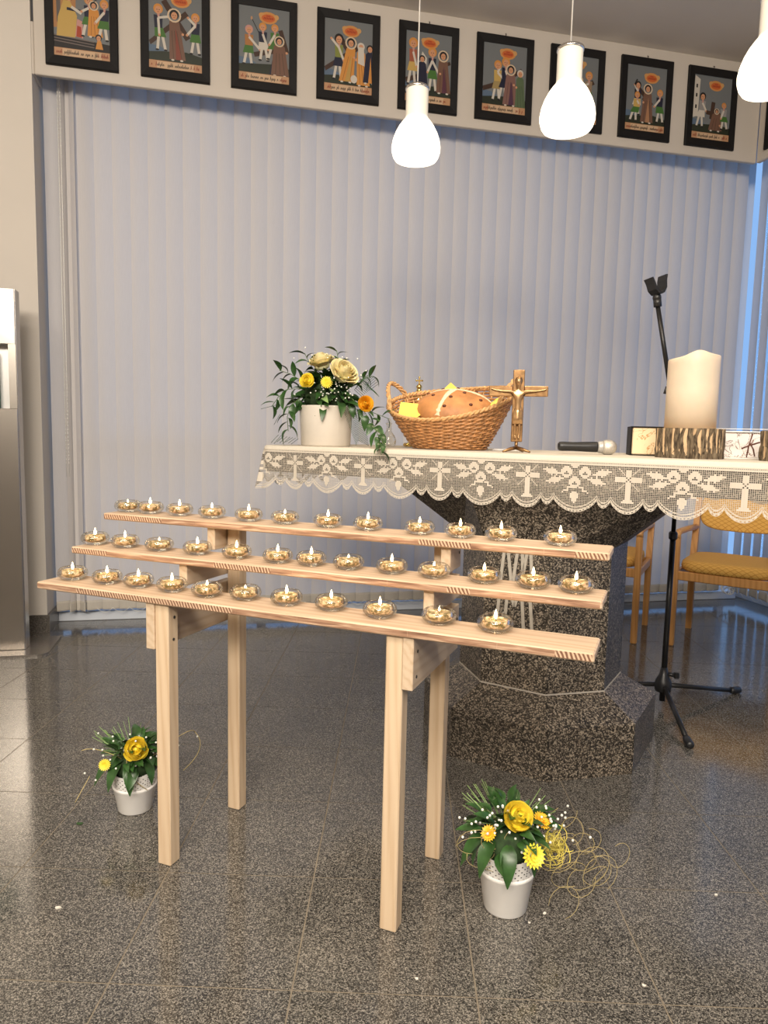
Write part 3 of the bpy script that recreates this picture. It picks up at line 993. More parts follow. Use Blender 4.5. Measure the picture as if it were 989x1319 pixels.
tp = MB()
r0 = [(x, y, TOPZ + .0095) for x, y in rrect(-.02)]
r1 = [(x, y, TOPZ + .0085) for x, y in rrect(-.008)]
r2 = [(x, y, TOPZ + .003) for x, y in rrect(-.001)]
r3 = [(x, y, TOPZ - .010) for x, y in rrect(.0015)]
tp.loft([r3, r2, r1, r0], caps=False, smooth=True)
tp.add(r0, [tuple(range(len(r0)))])
tp.add([(x, y, TOPZ + .001) for x, y, z in r0], [tuple(range(len(r0)))])
tp.build('linen_top', M_LINEN, cloth)

CELL = 0.336 / 60
NROW = 30


def lace_rows(c):
    """lowest row of the scalloped edge for column c of the 60-column repeat (cross at 0, flower at 29)"""
    c = c % 60
    def arc(x, a, b, top, dep):
        t = (x - a) / (b - a); return top + dep * sin(pi * t) ** 0.75
    if c <= 8: return arc(c, -8, 8, 21.5, 6.5)
    if c <= 16: return arc(c, 8, 16, 21.5, 4)
    if c <= 42: return arc(c, 16, 42, 21.5, 7.5)
    if c <= 50: return arc(c, 42, 50, 21.5, 4)
    return arc(c - 60, -10, 8, 21.5, 6.5)


def leaf_cells(cx_, cy_, l, h, slope):
    S = set()
    for i in range(-l, l + 1):
        hh = h * (1 - (abs(i) / (l + .6)) ** 1.6)
        for j in range(-h, h + 1):
            if abs(j) <= hh: S.add((cx_ + i, round(cy_ + j + slope * i)))
    return S


PAT = set()
for j in range(4, 23):
    for i in (-1, 0, 1): PAT.add((i, j))
for i in range(-7, 8):
    for j in (8, 9, 10):
        PAT.add((i, j))
for q in ((0, 9), (-1, 8), (1, 8), (-1, 10), (1, 10)): PAT.discard(q)
for i in range(-3, 4): PAT.add((i, 22))
for i in range(-2, 3): PAT.add((i, 21))
FLX = 29
for cx_, cy_, rr in ((FLX - 5, 6, 3.4), (FLX + 6, 6, 3.4), (FLX, 12, 3.6)):
    for i in range(-4, 5):
        for j in range(-4, 5):
            if i * i + j * j <= rr * rr and not (abs(i) <= 1 and j in (1,)) and not (i == 0 and j == 0): PAT.add((cx_ + i, cy_ + j))
PAT |= leaf_cells(FLX - 14, 6, 5, 2, .2) | leaf_cells(FLX - 12, 11, 5, 2, -.2) | leaf_cells(FLX + 16, 6, 5, 2, -.2) | leaf_cells(FLX + 13, 11, 5, 2, .2)
PAT |= leaf_cells(FLX - 4, 16, 3, 1, -.6) | leaf_cells(FLX + 5, 16, 3, 1, .6)
for i in range(-2, 3):
    for j in range(18, 25):
        if abs(i) <= (1 if j in (18, 22, 23) else (0 if j > 23 else 2)): PAT.add((FLX + i, j))
for j in (1, 2, 3): PAT |= {(FLX + i, j) for i in range(-(4 - j), 5 - j)}
DIAG = [((-2, 7), (-6, 3)), ((2, 7), (6, 3)), ((-2, 12), (-6, 16)), ((2, 12), (6, 16))]


def build_lace():
    # path round the slab, starting at the middle of the right side, clockwise along the front
    path = [(xr_, 0.0)] + [(xr_, yf + RAD)]
    n = 8
    for i in range(1, n + 1):
        a = -pi / 2 * i / n; path.append((xr_ - RAD + RAD * cos(a), yf + RAD + RAD * sin(a)))
    path.append((xl + RAD, yf))
    for i in range(1, n + 1):
        a = -pi / 2 - pi / 2 * i / n; path.append((xl + RAD + RAD * cos(a), yf + RAD + RAD * sin(a)))
    path.append((xl, yb - RAD))
    for i in range(1, n + 1):
        a = -pi - pi / 2 * i / n; path.append((xl + RAD + RAD * cos(a), yb - RAD + RAD * sin(a)))
    path.append((xr_, yb)); path.append((xr_, 0.0))
    L_ = [0.0]
    for a, b in zip(path, path[1:]): L_.append(L_[-1] + math.hypot(b[0] - a[0], b[1] - a[1]))
    tot = L_[-1]; ncol = int(tot / CELL)
    # a cross sits at s = -0.952: path length of that point
    d0 = L_[n + 1] + ((xr_ - RAD) - (-0.940))
    seg = 0; base = []
    for c in range(ncol + 1):
        d = c * CELL
        while seg < len(L_) - 2 and L_[seg + 1] < d: seg += 1
        t = (d - L_[seg]) / max(1e-9, L_[seg + 1] - L_[seg])
        a, b = path[seg], path[seg + 1]
        dx, dy = b[0] - a[0], b[1] - a[1]; l = math.hypot(dx, dy)
        base.append((a[0] + dx * t, a[1] + dy * t, dy / l * 1.0, -dx / l * 1.0, d))
    # smooth outward normals
    nb = []
    for i in range(len(base)):
        sx = sy = 0
        for k in range(-6, 7):
            b = base[(i + k) % len(base)]; sx += b[2]; sy += b[3]
        l = math.hypot(sx, sy) or 1; nb.append((sx / l, sy / l))
    cyc0 = d0 / CELL

    def pos(c, r):
        """c, r in cells (may be fractional)"""
        i = int(min(max(c, 0), ncol - 1)); t = c - i
        a, b = base[i], base[i + 1]
        x = a[0] + (b[0] - a[0]) * t; y = a[1] + (b[1] - a[1]) * t
        nx, ny = nb[i]
        h = r * CELL
        fl = 0.0
        # corner at the left end swings outwards as the cloth hangs free there
        dl = math.hypot(x - xl, y - yf)
        fl += 0.06 * h * math.exp(-(dl / 0.10) ** 2)
        if x < xl + 0.02 and y > yf: fl += 0.16 * h
        w = 0.0035 * sin(a[4] * 17.0) + 0.0025 * sin(a[4] * 41.0 + 1.0)
        o = fl + w * (h / 0.16) + 0.002
        return (x - nx * -o, y - ny * -o, TOPZ - 0.006 - h)

    # find the sign of the outward normal
    mid = base[int((L_[n + 1] + 0.5) / CELL)]
    sgn = 1.0 if nb[int((L_[n + 1] + 0.5) / CELL)][1] < 0 else -1.0
    nbx = [(a * sgn, b * sgn) for a, b in nb]
    nb[:] = nbx
    mb = MB()
    def quad(c0, r0_, c1, r1_, key=None):
        v = [pos(c0, r0_), pos(c1, r0_), pos(c1, r1_), pos(c0, r1_)]
        mb.add(v, [(0, 1, 2, 3)])
    T = 0.20
    for c in range(ncol):
        kc = int(round(cyc0 - c - 0.5))       # columns of the repeat run left to right as one faces the front
        kk = -kc if False else (c - int(cyc0))
        rep = (-kk) % 60                        # left to right in the picture
        low = lace_rows(rep)
        nlow = int(round(low))
        run = None
        for r in range(0, nlow + 1):
            fromlow = nlow - r
            full = False
            if r == 0: full = False
            elif r == 1: full = True
            elif fromlow in (0, 2): full = False
            else:
                k = rep if rep < 52 else rep - 60
                full = ((k, r) in PAT) and fromlow > 3
            if r == 0:
                quad(c, 0, c + 1, .35); quad(c, .35, c + .4, 1.0); continue
            if full:
                quad(c, r, c + 1.0, r + 1.0)
            else:
                quad(c, r, c + 1, r + T); quad(c, r + T, c + T, r + 1)
        # solid zigzag bands along the scallops
        lowa, lowb = lace_rows(rep), lace_rows((rep - 1) % 60)
        for off, wdt in ((0.3, .75), (2.0, .6), (-1.0, .4)):
            v = [pos(c, lowa - off), pos(c + 1, lowb - off), pos(c + 1, lowb - off + wdt), pos(c, lowa - off + wdt)]
            mb.add(v, [(0, 1, 2, 3)])
        if c % 2 == 0:
            v = [pos(c, lowa), pos(c + .9, lowb), pos(c + .9, lowb + 1.3), pos(c, lowa + 1.3)]; mb.add(v, [(0, 1, 2, 3)])
    # diagonal rays of the crosses
    for m in range(-4, int(ncol / 60) + 3):
        cc = int(cyc0) + m * 60 + .5
        if cc < 10 or cc > ncol - 10: continue
        for (a, b), (a2, b2) in DIAG:
            v = [pos(cc + a, b - .3), pos(cc + a, b + .3), pos(cc + a2, b2 + .3), pos(cc + a2, b2 - .3)]; mb.add(v, [(0, 1, 2, 3)])
    o = mb.build('lace_border', M_LACE, cloth, fix=False)
    o['kind'] = 'stuff'
    return o


build_lace()
#@@PART3

# ------------------------------------------------------------------ pendant lamps over the altar
LZ = 2.303


def lamp_parts(t):
    # shade: straight neck, flaring opal bulb, open at the bottom
    out = [(.084, .0), (.092, .012), (.098, .032), (.0985, .050), (.094, .075), (.084, .102), (.070, .128), (.057, .146), (.048, .156), (.045, .168), (.045, .27), (.043, .274)]
    inn = [(r - .004, z) for r, z in reversed(out[:-2])]
    MB().lathe(out + [(.03, .274)], 32).build('glass_shade', M_OPAL, t)
    MB().lathe([(r, z) for r, z in ((.046, .266), (.048, .268), (.048, .276), (.044, .279), (.012, .281), (.008, .295), (.003, .30))], 24).build('chrome_cap', M_CHROME, t)
    MB().tube([(0, 0, .295), (0.0, 0, 1.0), (0, 0, CEIL_Z - LZ - .03)], .0028, 6).build('cord', M_CORD, t)
    MB().lathe([(.05, CEIL_Z - LZ - .001), (.05, CEIL_Z - LZ - .02), (.01, CEIL_Z - LZ - .035)], 20).build('ceiling_rose', M_CHROME, t)


lamp0 = None
for k, (s, lb) in enumerate(((-.568, 'lit white glass pendant lamp on a cord, leftmost of the three'),
                             (.051, 'lit white glass pendant lamp on a cord, middle of the three'),
                             (.700, 'lit white glass pendant lamp cut by the right picture edge'))):
    P = AP(s, .13, LZ)
    if lamp0 is None:
        lamp0 = thing('pendant_lamp', lb, 'lamp', tuple(P), 0, 'pendant lamps above the altar'); lamp_parts(lamp0)
        t = lamp0
    else:
        t = dup(lamp0, tuple(P), 0, lb)
    d = bpy.data.lights.new('pendant_bulb', 'SPOT'); d.energy = 13; d.color = (1.0, 0.78, 0.52); d.shadow_soft_size = 0.05
    d.spot_size = radians(150); d.spot_blend = 0.8
    lo = bpy.data.objects.new('pendant_bulb', d); COL.objects.link(lo); lo.location = tuple(P - Vector((0, 0, 0.012))); 
    lo.parent = None

# ------------------------------------------------------------------ candle rack
RK = Vector((-0.9894, 2.0232, 0)); RK_TH = -0.3779
RU = Vector((cos(RK_TH), sin(RK_TH), 0)); RT = Vector((-RU.y, RU.x, 0))
rack = thing('candle_rack', 'pale pine three-step candle rack on four legs before the altar', 'candle rack', tuple(RK), RK_TH)
SH = [(.7595, 0.0), (.8431, .1307), (.932, .2656)]
RL, RWD, RTK = 1.5417, .132, .0205


def pine_shelf(z, t0):
    mb = MB()
    mb.box(0, RL, t0, t0 + RWD, z - RTK, z, bev=.0035)
    return mb.build('shelf', M_PINE, rack)


def laminate_material():
    m, nt, N, L, B = newmat('laminated_pine_edge')
    tc = N.new('ShaderNodeTexCoord')
    def noise(sx, sz, scale, dist):
        mp = N.new('ShaderNodeMapping'); mp.inputs['Scale'].default_value = (sx, 1, sz); L.new(tc.outputs['Object'], mp.inputs[0])
        n = N.new('ShaderNodeTexNoise'); n.inputs['Scale'].default_value = scale; n.inputs['Distortion'].default_value = dist; n.inputs['Detail'].default_value = 3
        L.new(mp.outputs[0], n.inputs['Vector']); return n
    streak = noise(1, 14, 9, 0.6)          # long streaks
    mp = N.new('ShaderNodeMapping'); mp.inputs['Rotation'].default_value = (0, radians(24), 0); L.new(tc.outputs['Object'], mp.inputs[0])
    w = N.new('ShaderNodeTexWave'); w.bands_direction = 'X'; w.inputs['Scale'].default_value = 38; w.inputs['Distortion'].default_value = 2.5
    L.new(mp.outputs[0], w.inputs['Vector'])
    patch = noise(1, 0.1, 5.5, 0)          # where the staves show their growth rings
    pr = N.new('ShaderNodeMath'); pr.operation = 'GREATER_THAN'; pr.inputs[1].default_value = 0.52; L.new(patch.outputs['Fac'], pr.inputs[0])
    mx = N.new('ShaderNodeMix'); L.new(pr.outputs[0], mx.inputs[0]); L.new(streak.outputs['Fac'], mx.inputs[2]); L.new(w.outputs['Fac'], mx.inputs[3])
    r = ramp(N, [(0.30, (0.17, 0.085, 0.05)), (0.5, (0.36, 0.21, 0.13)), (0.68, (0.58, 0.41, 0.28))])
    L.new(mx.outputs[0], r.inputs[0]); L.new(r.outputs[0], B.inputs['Base Color']); B.inputs['Roughness'].default_value = 0.55
    return m


M_LAMINATE = laminate_material()
for z, t0 in SH:
    sh = pine_shelf(z, t0)
    # laminated front edge: a strip of end-jointed staves
    mb = MB(); x = .004; rr = random.Random(int(z * 1000))
    while x < RL - .01:
        l = min(rr.uniform(.10, .34), RL - .004 - x)
        mb.box(x, x + l - .0006, t0 - .0006, t0 + .001, z - RTK + .0032, z - .0032); x += l
    e = mb.build('laminated_edge', M_LAMINATE, sh); e['label'] = 'laminated front edge with darker growth rings'
LX = [(.407, .450), (1.072, 1.115)]
for a, b in LX:
    MB().box(a, b, .012, .055, 0, SH[0][0] - RTK, bev=.003).build('leg', M_PINEZ, rack)
    MB().box(a + .006, b + .006, .342, .385, 0, SH[2][0] - RTK, bev=.003).build('leg', M_PINEZ, rack)
for side, (a, b) in zip((-1, 1), LX):
    x0, x1 = (a - .027, a) if side < 0 else (b, b + .027)
    MB().box(x0, x1, .008, .387, .612, SH[0][0] - RTK, bev=.002).build('side_board', M_PINEY, rack)
    MB().box(x0, x1, .150, .387, SH[0][0], SH[1][0] - RTK, bev=.002).build('side_board', M_PINEY, rack)
    MB().box(x0, x1, .285, .387, SH[1][0], SH[2][0] - RTK, bev=.002).build('side_board', M_PINEY, rack)
    for y, z in ((.034, .70), (.034, .64), (.034, .545), (.364, .70), (.364, .80), (.364, .885)):
        xx = b if side < 0 else b + .027
        if z == .545: continue
        MB().tube([(xx - .003, y + (.004 if z > .65 else 0), z), (xx + .0012, y + (.004 if z > .65 else 0), z)], .0042, 8).build('screw', M_SCREW, rack)

# ------------------------------------------------------------------ tealights in squat glasses
LOW = [(0.065, 0.071, 1), (0.189, 0.075, 1), (0.297, 0.079, 1), (0.413, 0.077, 1), (0.533, 0.07, .55), (0.642, 0.086, .25), (0.766, 0.086, 1), (0.892, 0.089, 1), (1.029, 0.077, 1), (1.177, 0.085, .35), (1.314, 0.078, 1)]
MID = [(0.032, 0.066, 1), (0.147, 0.067, 1), (0.273, 0.068, .3), (0.407, 0.070, 1), (0.54, 0.070, 1), (0.674, 0.068, 1), (0.774, 0.075, 1), (0.885, 0.075, .3), (1.007, 0.078, 1), (1.123, 0.075, .4), (1.253, 0.075, .9), (1.374, 0.07, 1), (1.475, 0.066, 1)]
TOP = [(0.040, 0.068, .35), (0.128, 0.07, 1), (0.240, 0.072, 1), (0.361, 0.072, .8), (0.494, 0.070, 1), (0.618, 0.070, .5), (0.76, 0.068, 1), (0.883, 0.072, 1), (1.037, 0.07, .8), (1.153, 0.066, 1), (1.263, 0.068, 1), (1.415, 0.066, 1)]
GR = .0425
# body of the glass: outside, rim, inside
gl = MB().lathe([(.0, .0), (.024, .0), (.033, .004), (.0405, .012), (.0425, .019), (.040, .028), (.034, .0345), (.0315, .036), (.0300, .0345),
                 (.0325, .029), (.0345, .020), (.0325, .012), (.026, .008), (.0, .007)], 24).mesh('glass_bowl', M_GLASS)
wx = MB().lathe([(.0, .0092), (.024, .0095), (.0308, .014), (.0322, .020), (.0300, .027), (.0285, .0276), (.0272, .0262), (.012, .0252), (.0, .0250)], 18).mesh('wax', M_WAX)
wk = MB().tube([(0, 0, .024), (.0005, 0, .032)], .0007, 5).mesh('wick', M_WICK)
fl = MB().lathe([(.0, .0), (.0022, .0015), (.0036, .005), (.0033, .009), (.0018, .0145), (.0, .020)], 10).mesh('flame', M_FLAME)
ORD = ['first', 'second', 'third', 'fourth', 'fifth', 'sixth', 'seventh', 'eighth', 'ninth', 'tenth', 'eleventh', 'twelfth', 'thirteenth']
frnd = random.Random(5)
for (z, t0), lst, nm in zip(SH, (LOW, MID, TOP), ('lowest', 'middle', 'top')):
    for k, (x, y, fz) in enumerate(lst):
        P = RK + RU * x + RT * (t0 + y) + Vector((0, 0, z + .0004))
        st = 'brightly lit' if fz > .7 else ('low-burning' if fz > .4 else 'nearly burnt-out')
        if k == 0: lb = '%s tealight in a round glass, leftmost on the %s shelf of the rack' % (st, nm)
        elif k == len(lst) - 1: lb = '%s tealight in a round glass, rightmost on the %s shelf of the rack' % (st, nm)
        else: lb = '%s tealight in a round glass, %s from left on the %s shelf' % (st, ORD[k], nm)
        t = thing('tealight_glass', lb, 'tealight', tuple(P), frnd.uniform(0, 6.28), 'tealights on the ' + nm + ' shelf')
        place('glass_bowl', gl, t); place('wax', wx, t); place('wick', wk, t)
        ox, oy = frnd.uniform(-.004, .004), frnd.uniform(-.004, .004)
        f = place('flame', fl, t, (0, 0, .0295))
        f.scale = (.6 + .5 * fz, .6 + .5 * fz, .25 + .85 * fz)
        if fz > .5:
            d = bpy.data.lights.new('flame_light', 'POINT'); d.energy = 0.034 * fz; d.color = (1.0, 0.60, 0.30); d.shadow_soft_size = .004
            o = bpy.data.objects.new('flame_light', d); COL.objects.link(o); o.location = tuple(P + Vector((0, 0, .058)))

# ------------------------------------------------------------------ crucifix
def crucifix():
    P = AP(-.055, .22, TOPZ + .0098)
    t = thing('crucifix', 'small bronze standing crucifix beside the wicker basket', 'crucifix', tuple(P), radians(-8))
    mb = MB()
    mb.box(-.021, .021, -.004, .008, .040, .305, bev=.002)
    mb.box(-.108, -.0212, -.004, .008, .208, .246, bev=.002)
    mb.box(.0212, .108, -.004, .008, .208, .246, bev=.002)
    mb.build('cross', M_BRONZE, t)
    b = MB()
    b.tube([(0, 0, .012), (0, 0, .041)], .006, 8)
    for a in (-2.5, -.65, 1.1, 2.2):
        b.tube([(0, 0, .018), (.028 * cos(a), .028 * sin(a), .013), (.062 * cos(a), .062 * sin(a), .0035)], [.007, .0065, .0035], 7)
    b.build('foot', M_BRONZE, t)
    # the figure: one continuous lofted body with arms, legs and head joined to it
    me = bpy.data.meshes.new('figure')
    V = [(0, -.014, .150), (0, -.016, .185), (0, -.015, .215), (0, -.016, .232), (-.001, -.019, .252), (-.001, -.019, .268),
         (-.028, -.012, .226), (-.062, -.010, .227), (-.092, -.009, .232), (-.101, -.009, .236),
         (.028, -.012, .226), (.062, -.010, .227), (.092, -.009, .232), (.101, -.009, .236),
         (-.008, -.014, .135), (-.008, -.017, .098), (-.007, -.012, .062), (-.006, -.019, .052),
         (.008, -.014, .135), (.008, -.017, .098), (.007, -.012, .062), (.006, -.019, .052)]
    E = [(0, 1), (1, 2), (2, 3), (3, 4), (4, 5), (2, 6), (6, 7), (7, 8), (8, 9), (2, 10), (10, 11), (11, 12), (12, 13), (0, 14), (14, 15), (15, 16), (16, 17), (0, 18), (18, 19), (19, 20), (20, 21)]
    R = [.0125, .0105, .0145, .006, .0105, .0105, .0062, .0045, .0036, .004, .0062, .0045, .0036, .004, .0075, .0055, .0042, .004, .0075, .0055, .0042, .004]
    me.from_pydata(V, E, [])
    o = place('figure', me, t)
    me.materials.append(M_BRONZEL)
    mo = o.modifiers.new('skin', 'SKIN')
    for i, r in enumerate(R): me.skin_vertices[0].data[i].radius = (r, r * .8)
    me.skin_vertices[0].data[0].use_root = True
    mo.use_smooth_shade = True
    o.modifiers.new('sub', 'SUBSURF').levels = 2
    lc = MB(); rings = []
    for z, r in ((.165, .0125), (.150, .0155), (.128, .0165), (.106, .0175)):
        rings.append([(r * cos(a) * 1.05, -.014 + r * .62 * sin(a) + .0008 * sin(5 * a), z) for a in [2 * pi * i / 20 for i in range(20)]])
    lc.loft(rings, smooth=True); lc.build('loincloth', M_BRONZEL, t)
    hd = MB(); hd.ball((-.001, -.021, .262), .0115, 12, 8, (.85, .95, 1.25))
    hd.ball((-.001, -.033, .258), .0028, 6, 4, (.7, 1, 1.6)); hd.ball((-.005, -.0305, .264), .0016, 6, 4); hd.ball((.003, -.0305, .264), .0016, 6, 4)
    hd.tube([(-.004, -.0305, .2505), (.002, -.0305, .2505)], .0009, 5)
    hd.build('head', M_BRONZEL, t)
    hr = MB(); hr.ball((-.001, -.015, .266), .0135, 12, 8, (1.0, .8, 1.1)); hr.build('hair', M_BRONZE, t)


crucifix()

# ------------------------------------------------------------------ bread basket
BK = AP(-.40, .08, TOPZ + .0095)
BR_RZ = ALT_TH
BKW_RZ = radians(-4)
A0, B0, A1, B1 = .155, .115, .280, .178       # base and rim half axes
RIMZ, RIMT = .194, .072                       # mean rim height and its tilt towards the viewer


def basket_pt(u, a, off=0.0):
    """u 0 at the foot, 1 at the rim; a the angle"""
    e = u ** .9
    rx, ry = A0 + (A1 - A0) * e + off, B0 + (B1 - B0) * e + off
    z = .006 + u * (RIMZ + RIMT * cos(a - 1.42) + .012 * cos(2 * a))
    return (rx * cos(a), ry * sin(a), z)


bk = thing('wicker_basket', 'oval brown wicker basket holding a round loaf on the altar', 'basket', tuple(BK), BR_RZ)
mb = MB(); NS = 34; NP = 136
for k in range(19):
    u = k / 18 * .96 + .01
    pts = [basket_pt(u, 2 * pi * i / NP, .0032 * cos(NS / 2 * 2 * pi * i / NP * 1.0 + pi * (k % 2))) for i in range(NP)]
    mb.tube(pts, .0052, 5, closed=True)
mb.build('woven_strands', M_WICKER, bk)
mb = MB()
for i in range(NS):
    a = 2 * pi * i / NS
    mb.tube([basket_pt(u, a) for u in (0, .25, .5, .75, 1.0)], .0035, 5)
mb.build('stakes', M_WICKERL, bk)
mb = MB()
for ph in (0, pi):
    pts = []
    for i in range(200):
        a = 2 * pi * i / 200; x, y, z = basket_pt(1.0, a); w = 40 * a + ph
        pts.append((x + .005 * cos(w) * cos(a), y + .005 * cos(w) * sin(a), z + .005 * sin(w)))
    mb.tube(pts, .0055, 6, closed=True)
mb.build('braided_rim', M_WICKERL, bk)
fl_ = MB(); fl_.lathe([(0, .002), (1, .002), (1, .007), (0, .007)], 36, sx=A0, sy=B0, smooth=False); fl_.build('woven_bottom', M_WICKER, bk)
for sgn, nm in ((-1, 'handle'), (1, 'handle')):
    mb = MB()
    for ph in (0, 2.1, 4.2):
        pts = []
        for i in range(49):
            v = i / 48; a = pi if sgn < 0 else 0
            cxr, cyr, czr = basket_pt(.97, a)
            yy = -.080 + .160 * v; hx = A1 * .97 * math.sqrt(max(0, 1 - (yy / B1) ** 2)); px, py, pz = sgn * (hx + .020 * sin(pi * v)), yy, basket_pt(.97, math.atan2(yy, sgn * hx))[2] - .02 + .100 * sin(pi * v) ** .6
            if v in (0, 1): pass
            w = 24 * v + ph
            pts.append((px + .0055 * cos(w), py + .004 * sin(w), pz + .0055 * sin(w)))
        mb.tube(pts, .0052, 6)
    mb.build(nm, M_WICKERL, bk)

LT = radians(-20)
loafM = Matrix.Translation((0.012, -.012, .195)) @ Matrix.Rotation(radians(24), 4, 'X')
BKM = Matrix.Translation(BK) @ Matrix.Rotation(BKW_RZ, 4, 'Z')
loaf = thing('bread_loaf', 'round raisin loaf with a floury cross lying in the wicker basket', 'bread', tuple(BKM @ Vector((.018, -.004, .148))), BKW_RZ)
loaf.rotation_euler = (radians(20), 0, BKW_RZ)
LA, LB, LC = .168, .128, .098


def loaf_pt(x, y, off=0.0):
    q = max(0.0, 1 - (x / LA) ** 2 - (y / LB) ** 2)
    return (x, y, LC * q ** .45 + off)


mb = MB(); rings = []
for j in range(0, 13):
    r = sin(pi / 2 * j / 12)
    r = max(r, .001)
    rings.append([loaf_pt(LA * r * cos(a) * .999, LB * r * sin(a) * .999) for a in [2 * pi * i / 40 for i in range(40)]])
rings.append([(LA * .9 * cos(a), LB * .9 * sin(a), -.02) for a in [2 * pi * i / 40 for i in range(40)]])
mb.loft(rings, smooth=True).build('crust', M_BREAD, loaf)


def flour_band(x0, y0, x1, y1, w):
    mb = MB(); n = 18; v = []
    dx, dy = x1 - x0, y1 - y0; l = math.hypot(dx, dy); nx, ny = -dy / l, dx / l
    for i in range(n + 1):
        t = i / n; ww = w * (.75 + .25 * sin(9 * t + x0 * 40))
        for q in (-1, -.33, .33, 1):
            x, y = x0 + dx * t + nx * ww * q, y0 + dy * t + ny * ww * q
            k = math.sqrt((x / LA) ** 2 + (y / LB) ** 2)
            if k > .97: x, y = x * .97 / k, y * .97 / k
            v.append(loaf_pt(x, y, .0015 - .002 * abs(q) ** 3))
    f = [(i * 4 + j, i * 4 + j + 1, i * 4 + j + 5, i * 4 + j + 4) for i in range(n) for j in range(3)]
    mb.add(v, f, True).build('flour_cross', M_FLOUR, loaf)


flour_band(-.075, -.115, .045, .115, .016)
flour_band(-.12, .045, .155, -.005, .018)
mb = MB()
for x, y in ((-.09, -.02), (-.02, -.055), (.035, -.02), (.10, -.045), (.01, .045), (-.05, .05), (.085, .04), (.06, -.085), (-.11, .03), (-.045, -.095)):
    p = loaf_pt(x, y); mb.ball(p, .0085, 8, 5, (1, 1, .6))
mb.build('raisins', M_RAISIN, loaf)['kind'] = 'stuff'


def napkin(name, label, base, tip, w, lift):
    """a folded paper corner: two thin crossed sheets"""
    b, tpp = Vector(base), Vector(tip)
    t = thing(name, label, 'napkin', tuple(BKM @ b), BKW_RZ, 'yellow napkins in the basket')
    d = tpp - b; side = Vector(w)
    mb = MB()
    for k in range(2):
        o = Vector((0.003 * k, .004 * k, -.004 * k))
        tri = [tuple(o - side), tuple(o + side), tuple(o + d)]
        back = [tuple(Vector(p) + Vector((0, .0012, .0006))) for p in tri]
        mb.add(tri + back, [(0, 1, 2), (3, 5, 4), (0, 3, 4, 1), (1, 4, 5, 2), (2, 5, 3, 0)])
    mb.build('folded_sheet', M_NAPKIN, t)
    return t


napkin('paper_napkin', 'yellow napkin corner standing up behind the loaf', (-.0, .108, .205), (.0, .128, .283), (.085, .0, .005), 0)
def napkin_sheet(label, pts):
    c = sum((Vector(p) for p in pts), Vector()) / len(pts)
    t = thing('paper_napkin', label, 'napkin', tuple(BKM @ c), BKW_RZ, 'yellow napkins in the basket')
    a = [tuple(Vector(p) - c) for p in pts]; b = [(x + .001, y + .0015, z - .0012) for x, y, z in a]
    n = len(a)
    MB().add(a + b, [tuple(range(n)), tuple(range(2 * n - 1, n - 1, -1))] + [(i, n + i, n + (i + 1) % n, (i + 1) % n) for i in range(n)]).build('folded_sheet', M_NAPKIN, t)


napkin_sheet('yellow napkin corner folded over the left rim inside the basket', [(-.205, -.030, .190), (-.212, -.06, .135), (-.145, -.092, .118), (-.098, -.055, .160), (-.12, -.04, .182)])
napkin_sheet('yellow napkin corner sticking out at the right handle of the basket', [(.13, -.075, .165), (.185, -.060, .170), (.225, .00, .232), (.19, .02, .215)])

# ------------------------------------------------------------------ gilt lidded vessel behind the basket
cb = thing('gilt_ciborium', 'gilt lidded cup with a small cross on top behind the basket', 'cup', tuple(AP(-.712, -.22, TOPZ + .0095)), radians(0))
MB().lathe([(.0, .0), (.062, .0), (.064, .006), (.058, .012), (.052, .016), (.046, .024), (.026, .034), (.014, .050), (.012, .075)], 28).build('foot', M_GOLD, cb)
for i in range(12):
    a = 2 * pi * i / 12
    MB().ball((.056 * cos(a), .056 * sin(a), .009), .013, 8, 5, (1, 1, .7)).build('foot_lobe', M_GOLD, cb)
MB().ball((0, 0, .085), .020, 14, 8, (1, 1, .8)).build('knop', M_GOLD, cb)
MB().lathe([(.010, .095), (.016, .105), (.045, .120), (.060, .145), (.064, .180), (.064, .205)], 28).build('bowl', M_GOLD, cb)
MB().lathe([(.067, .205), (.067, .212), (.062, .219), (.050, .238), (.034, .250), (.020, .256), (.012, .262), (.010, .272), (.015, .280), (.010, .288), (.004, .293)], 28).build('lid', M_GOLD, cb)
cf = MB(); cf.box(-.003, .003, -.002, .002, .290, .322, bev=.0008); cf.box(-.012, -.0032, -.002, .002, .306, .312, bev=.0008); cf.box(.0032, .012, -.002, .002, .306, .312, bev=.0008)
for p in ((-.014, 0, .309), (.014, 0, .309), (0, 0, .325)): cf.ball(p, .0045, 8, 5)
cf.build('cross_finial', M_GOLD, cb)

# white folded cloth and low dish at the foot of the basket
wd = thing('white_card', 'folded white card half hidden behind the right foot of the basket', 'card', tuple(AP(-.20, -.06, TOPZ + .0095)), radians(-10))
MB().box(-.06, .06, -.03, .03, 0, .004, bev=.0008).build('lower_leaf', M_WHITEPOT, wd)
MB().box(-.055, .05, -.028, .028, .0042, .0075, bev=.0008).build('upper_leaf', M_WHITEPOT, wd)
ls = thing('glass_cruet', 'small clear glass cruet between the flowers and the basket', 'cruet', tuple(AP(-.80, -.10, TOPZ + .0095)))
MB().lathe([(0, 0), (.026, 0), (.034, .008), (.036, .03), (.028, .05), (.013, .07), (.012, .10), (.017, .108), (.0155, .108), (.0105, .10), (.0115, .07), (.026, .049), (.034, .03), (.031, .010), (0, .005)], 20).build('glass_body', M_GLASS, ls)
MB().ball((0, 0, .116), .011, 10, 6).build('stopper', M_GLASS, ls)

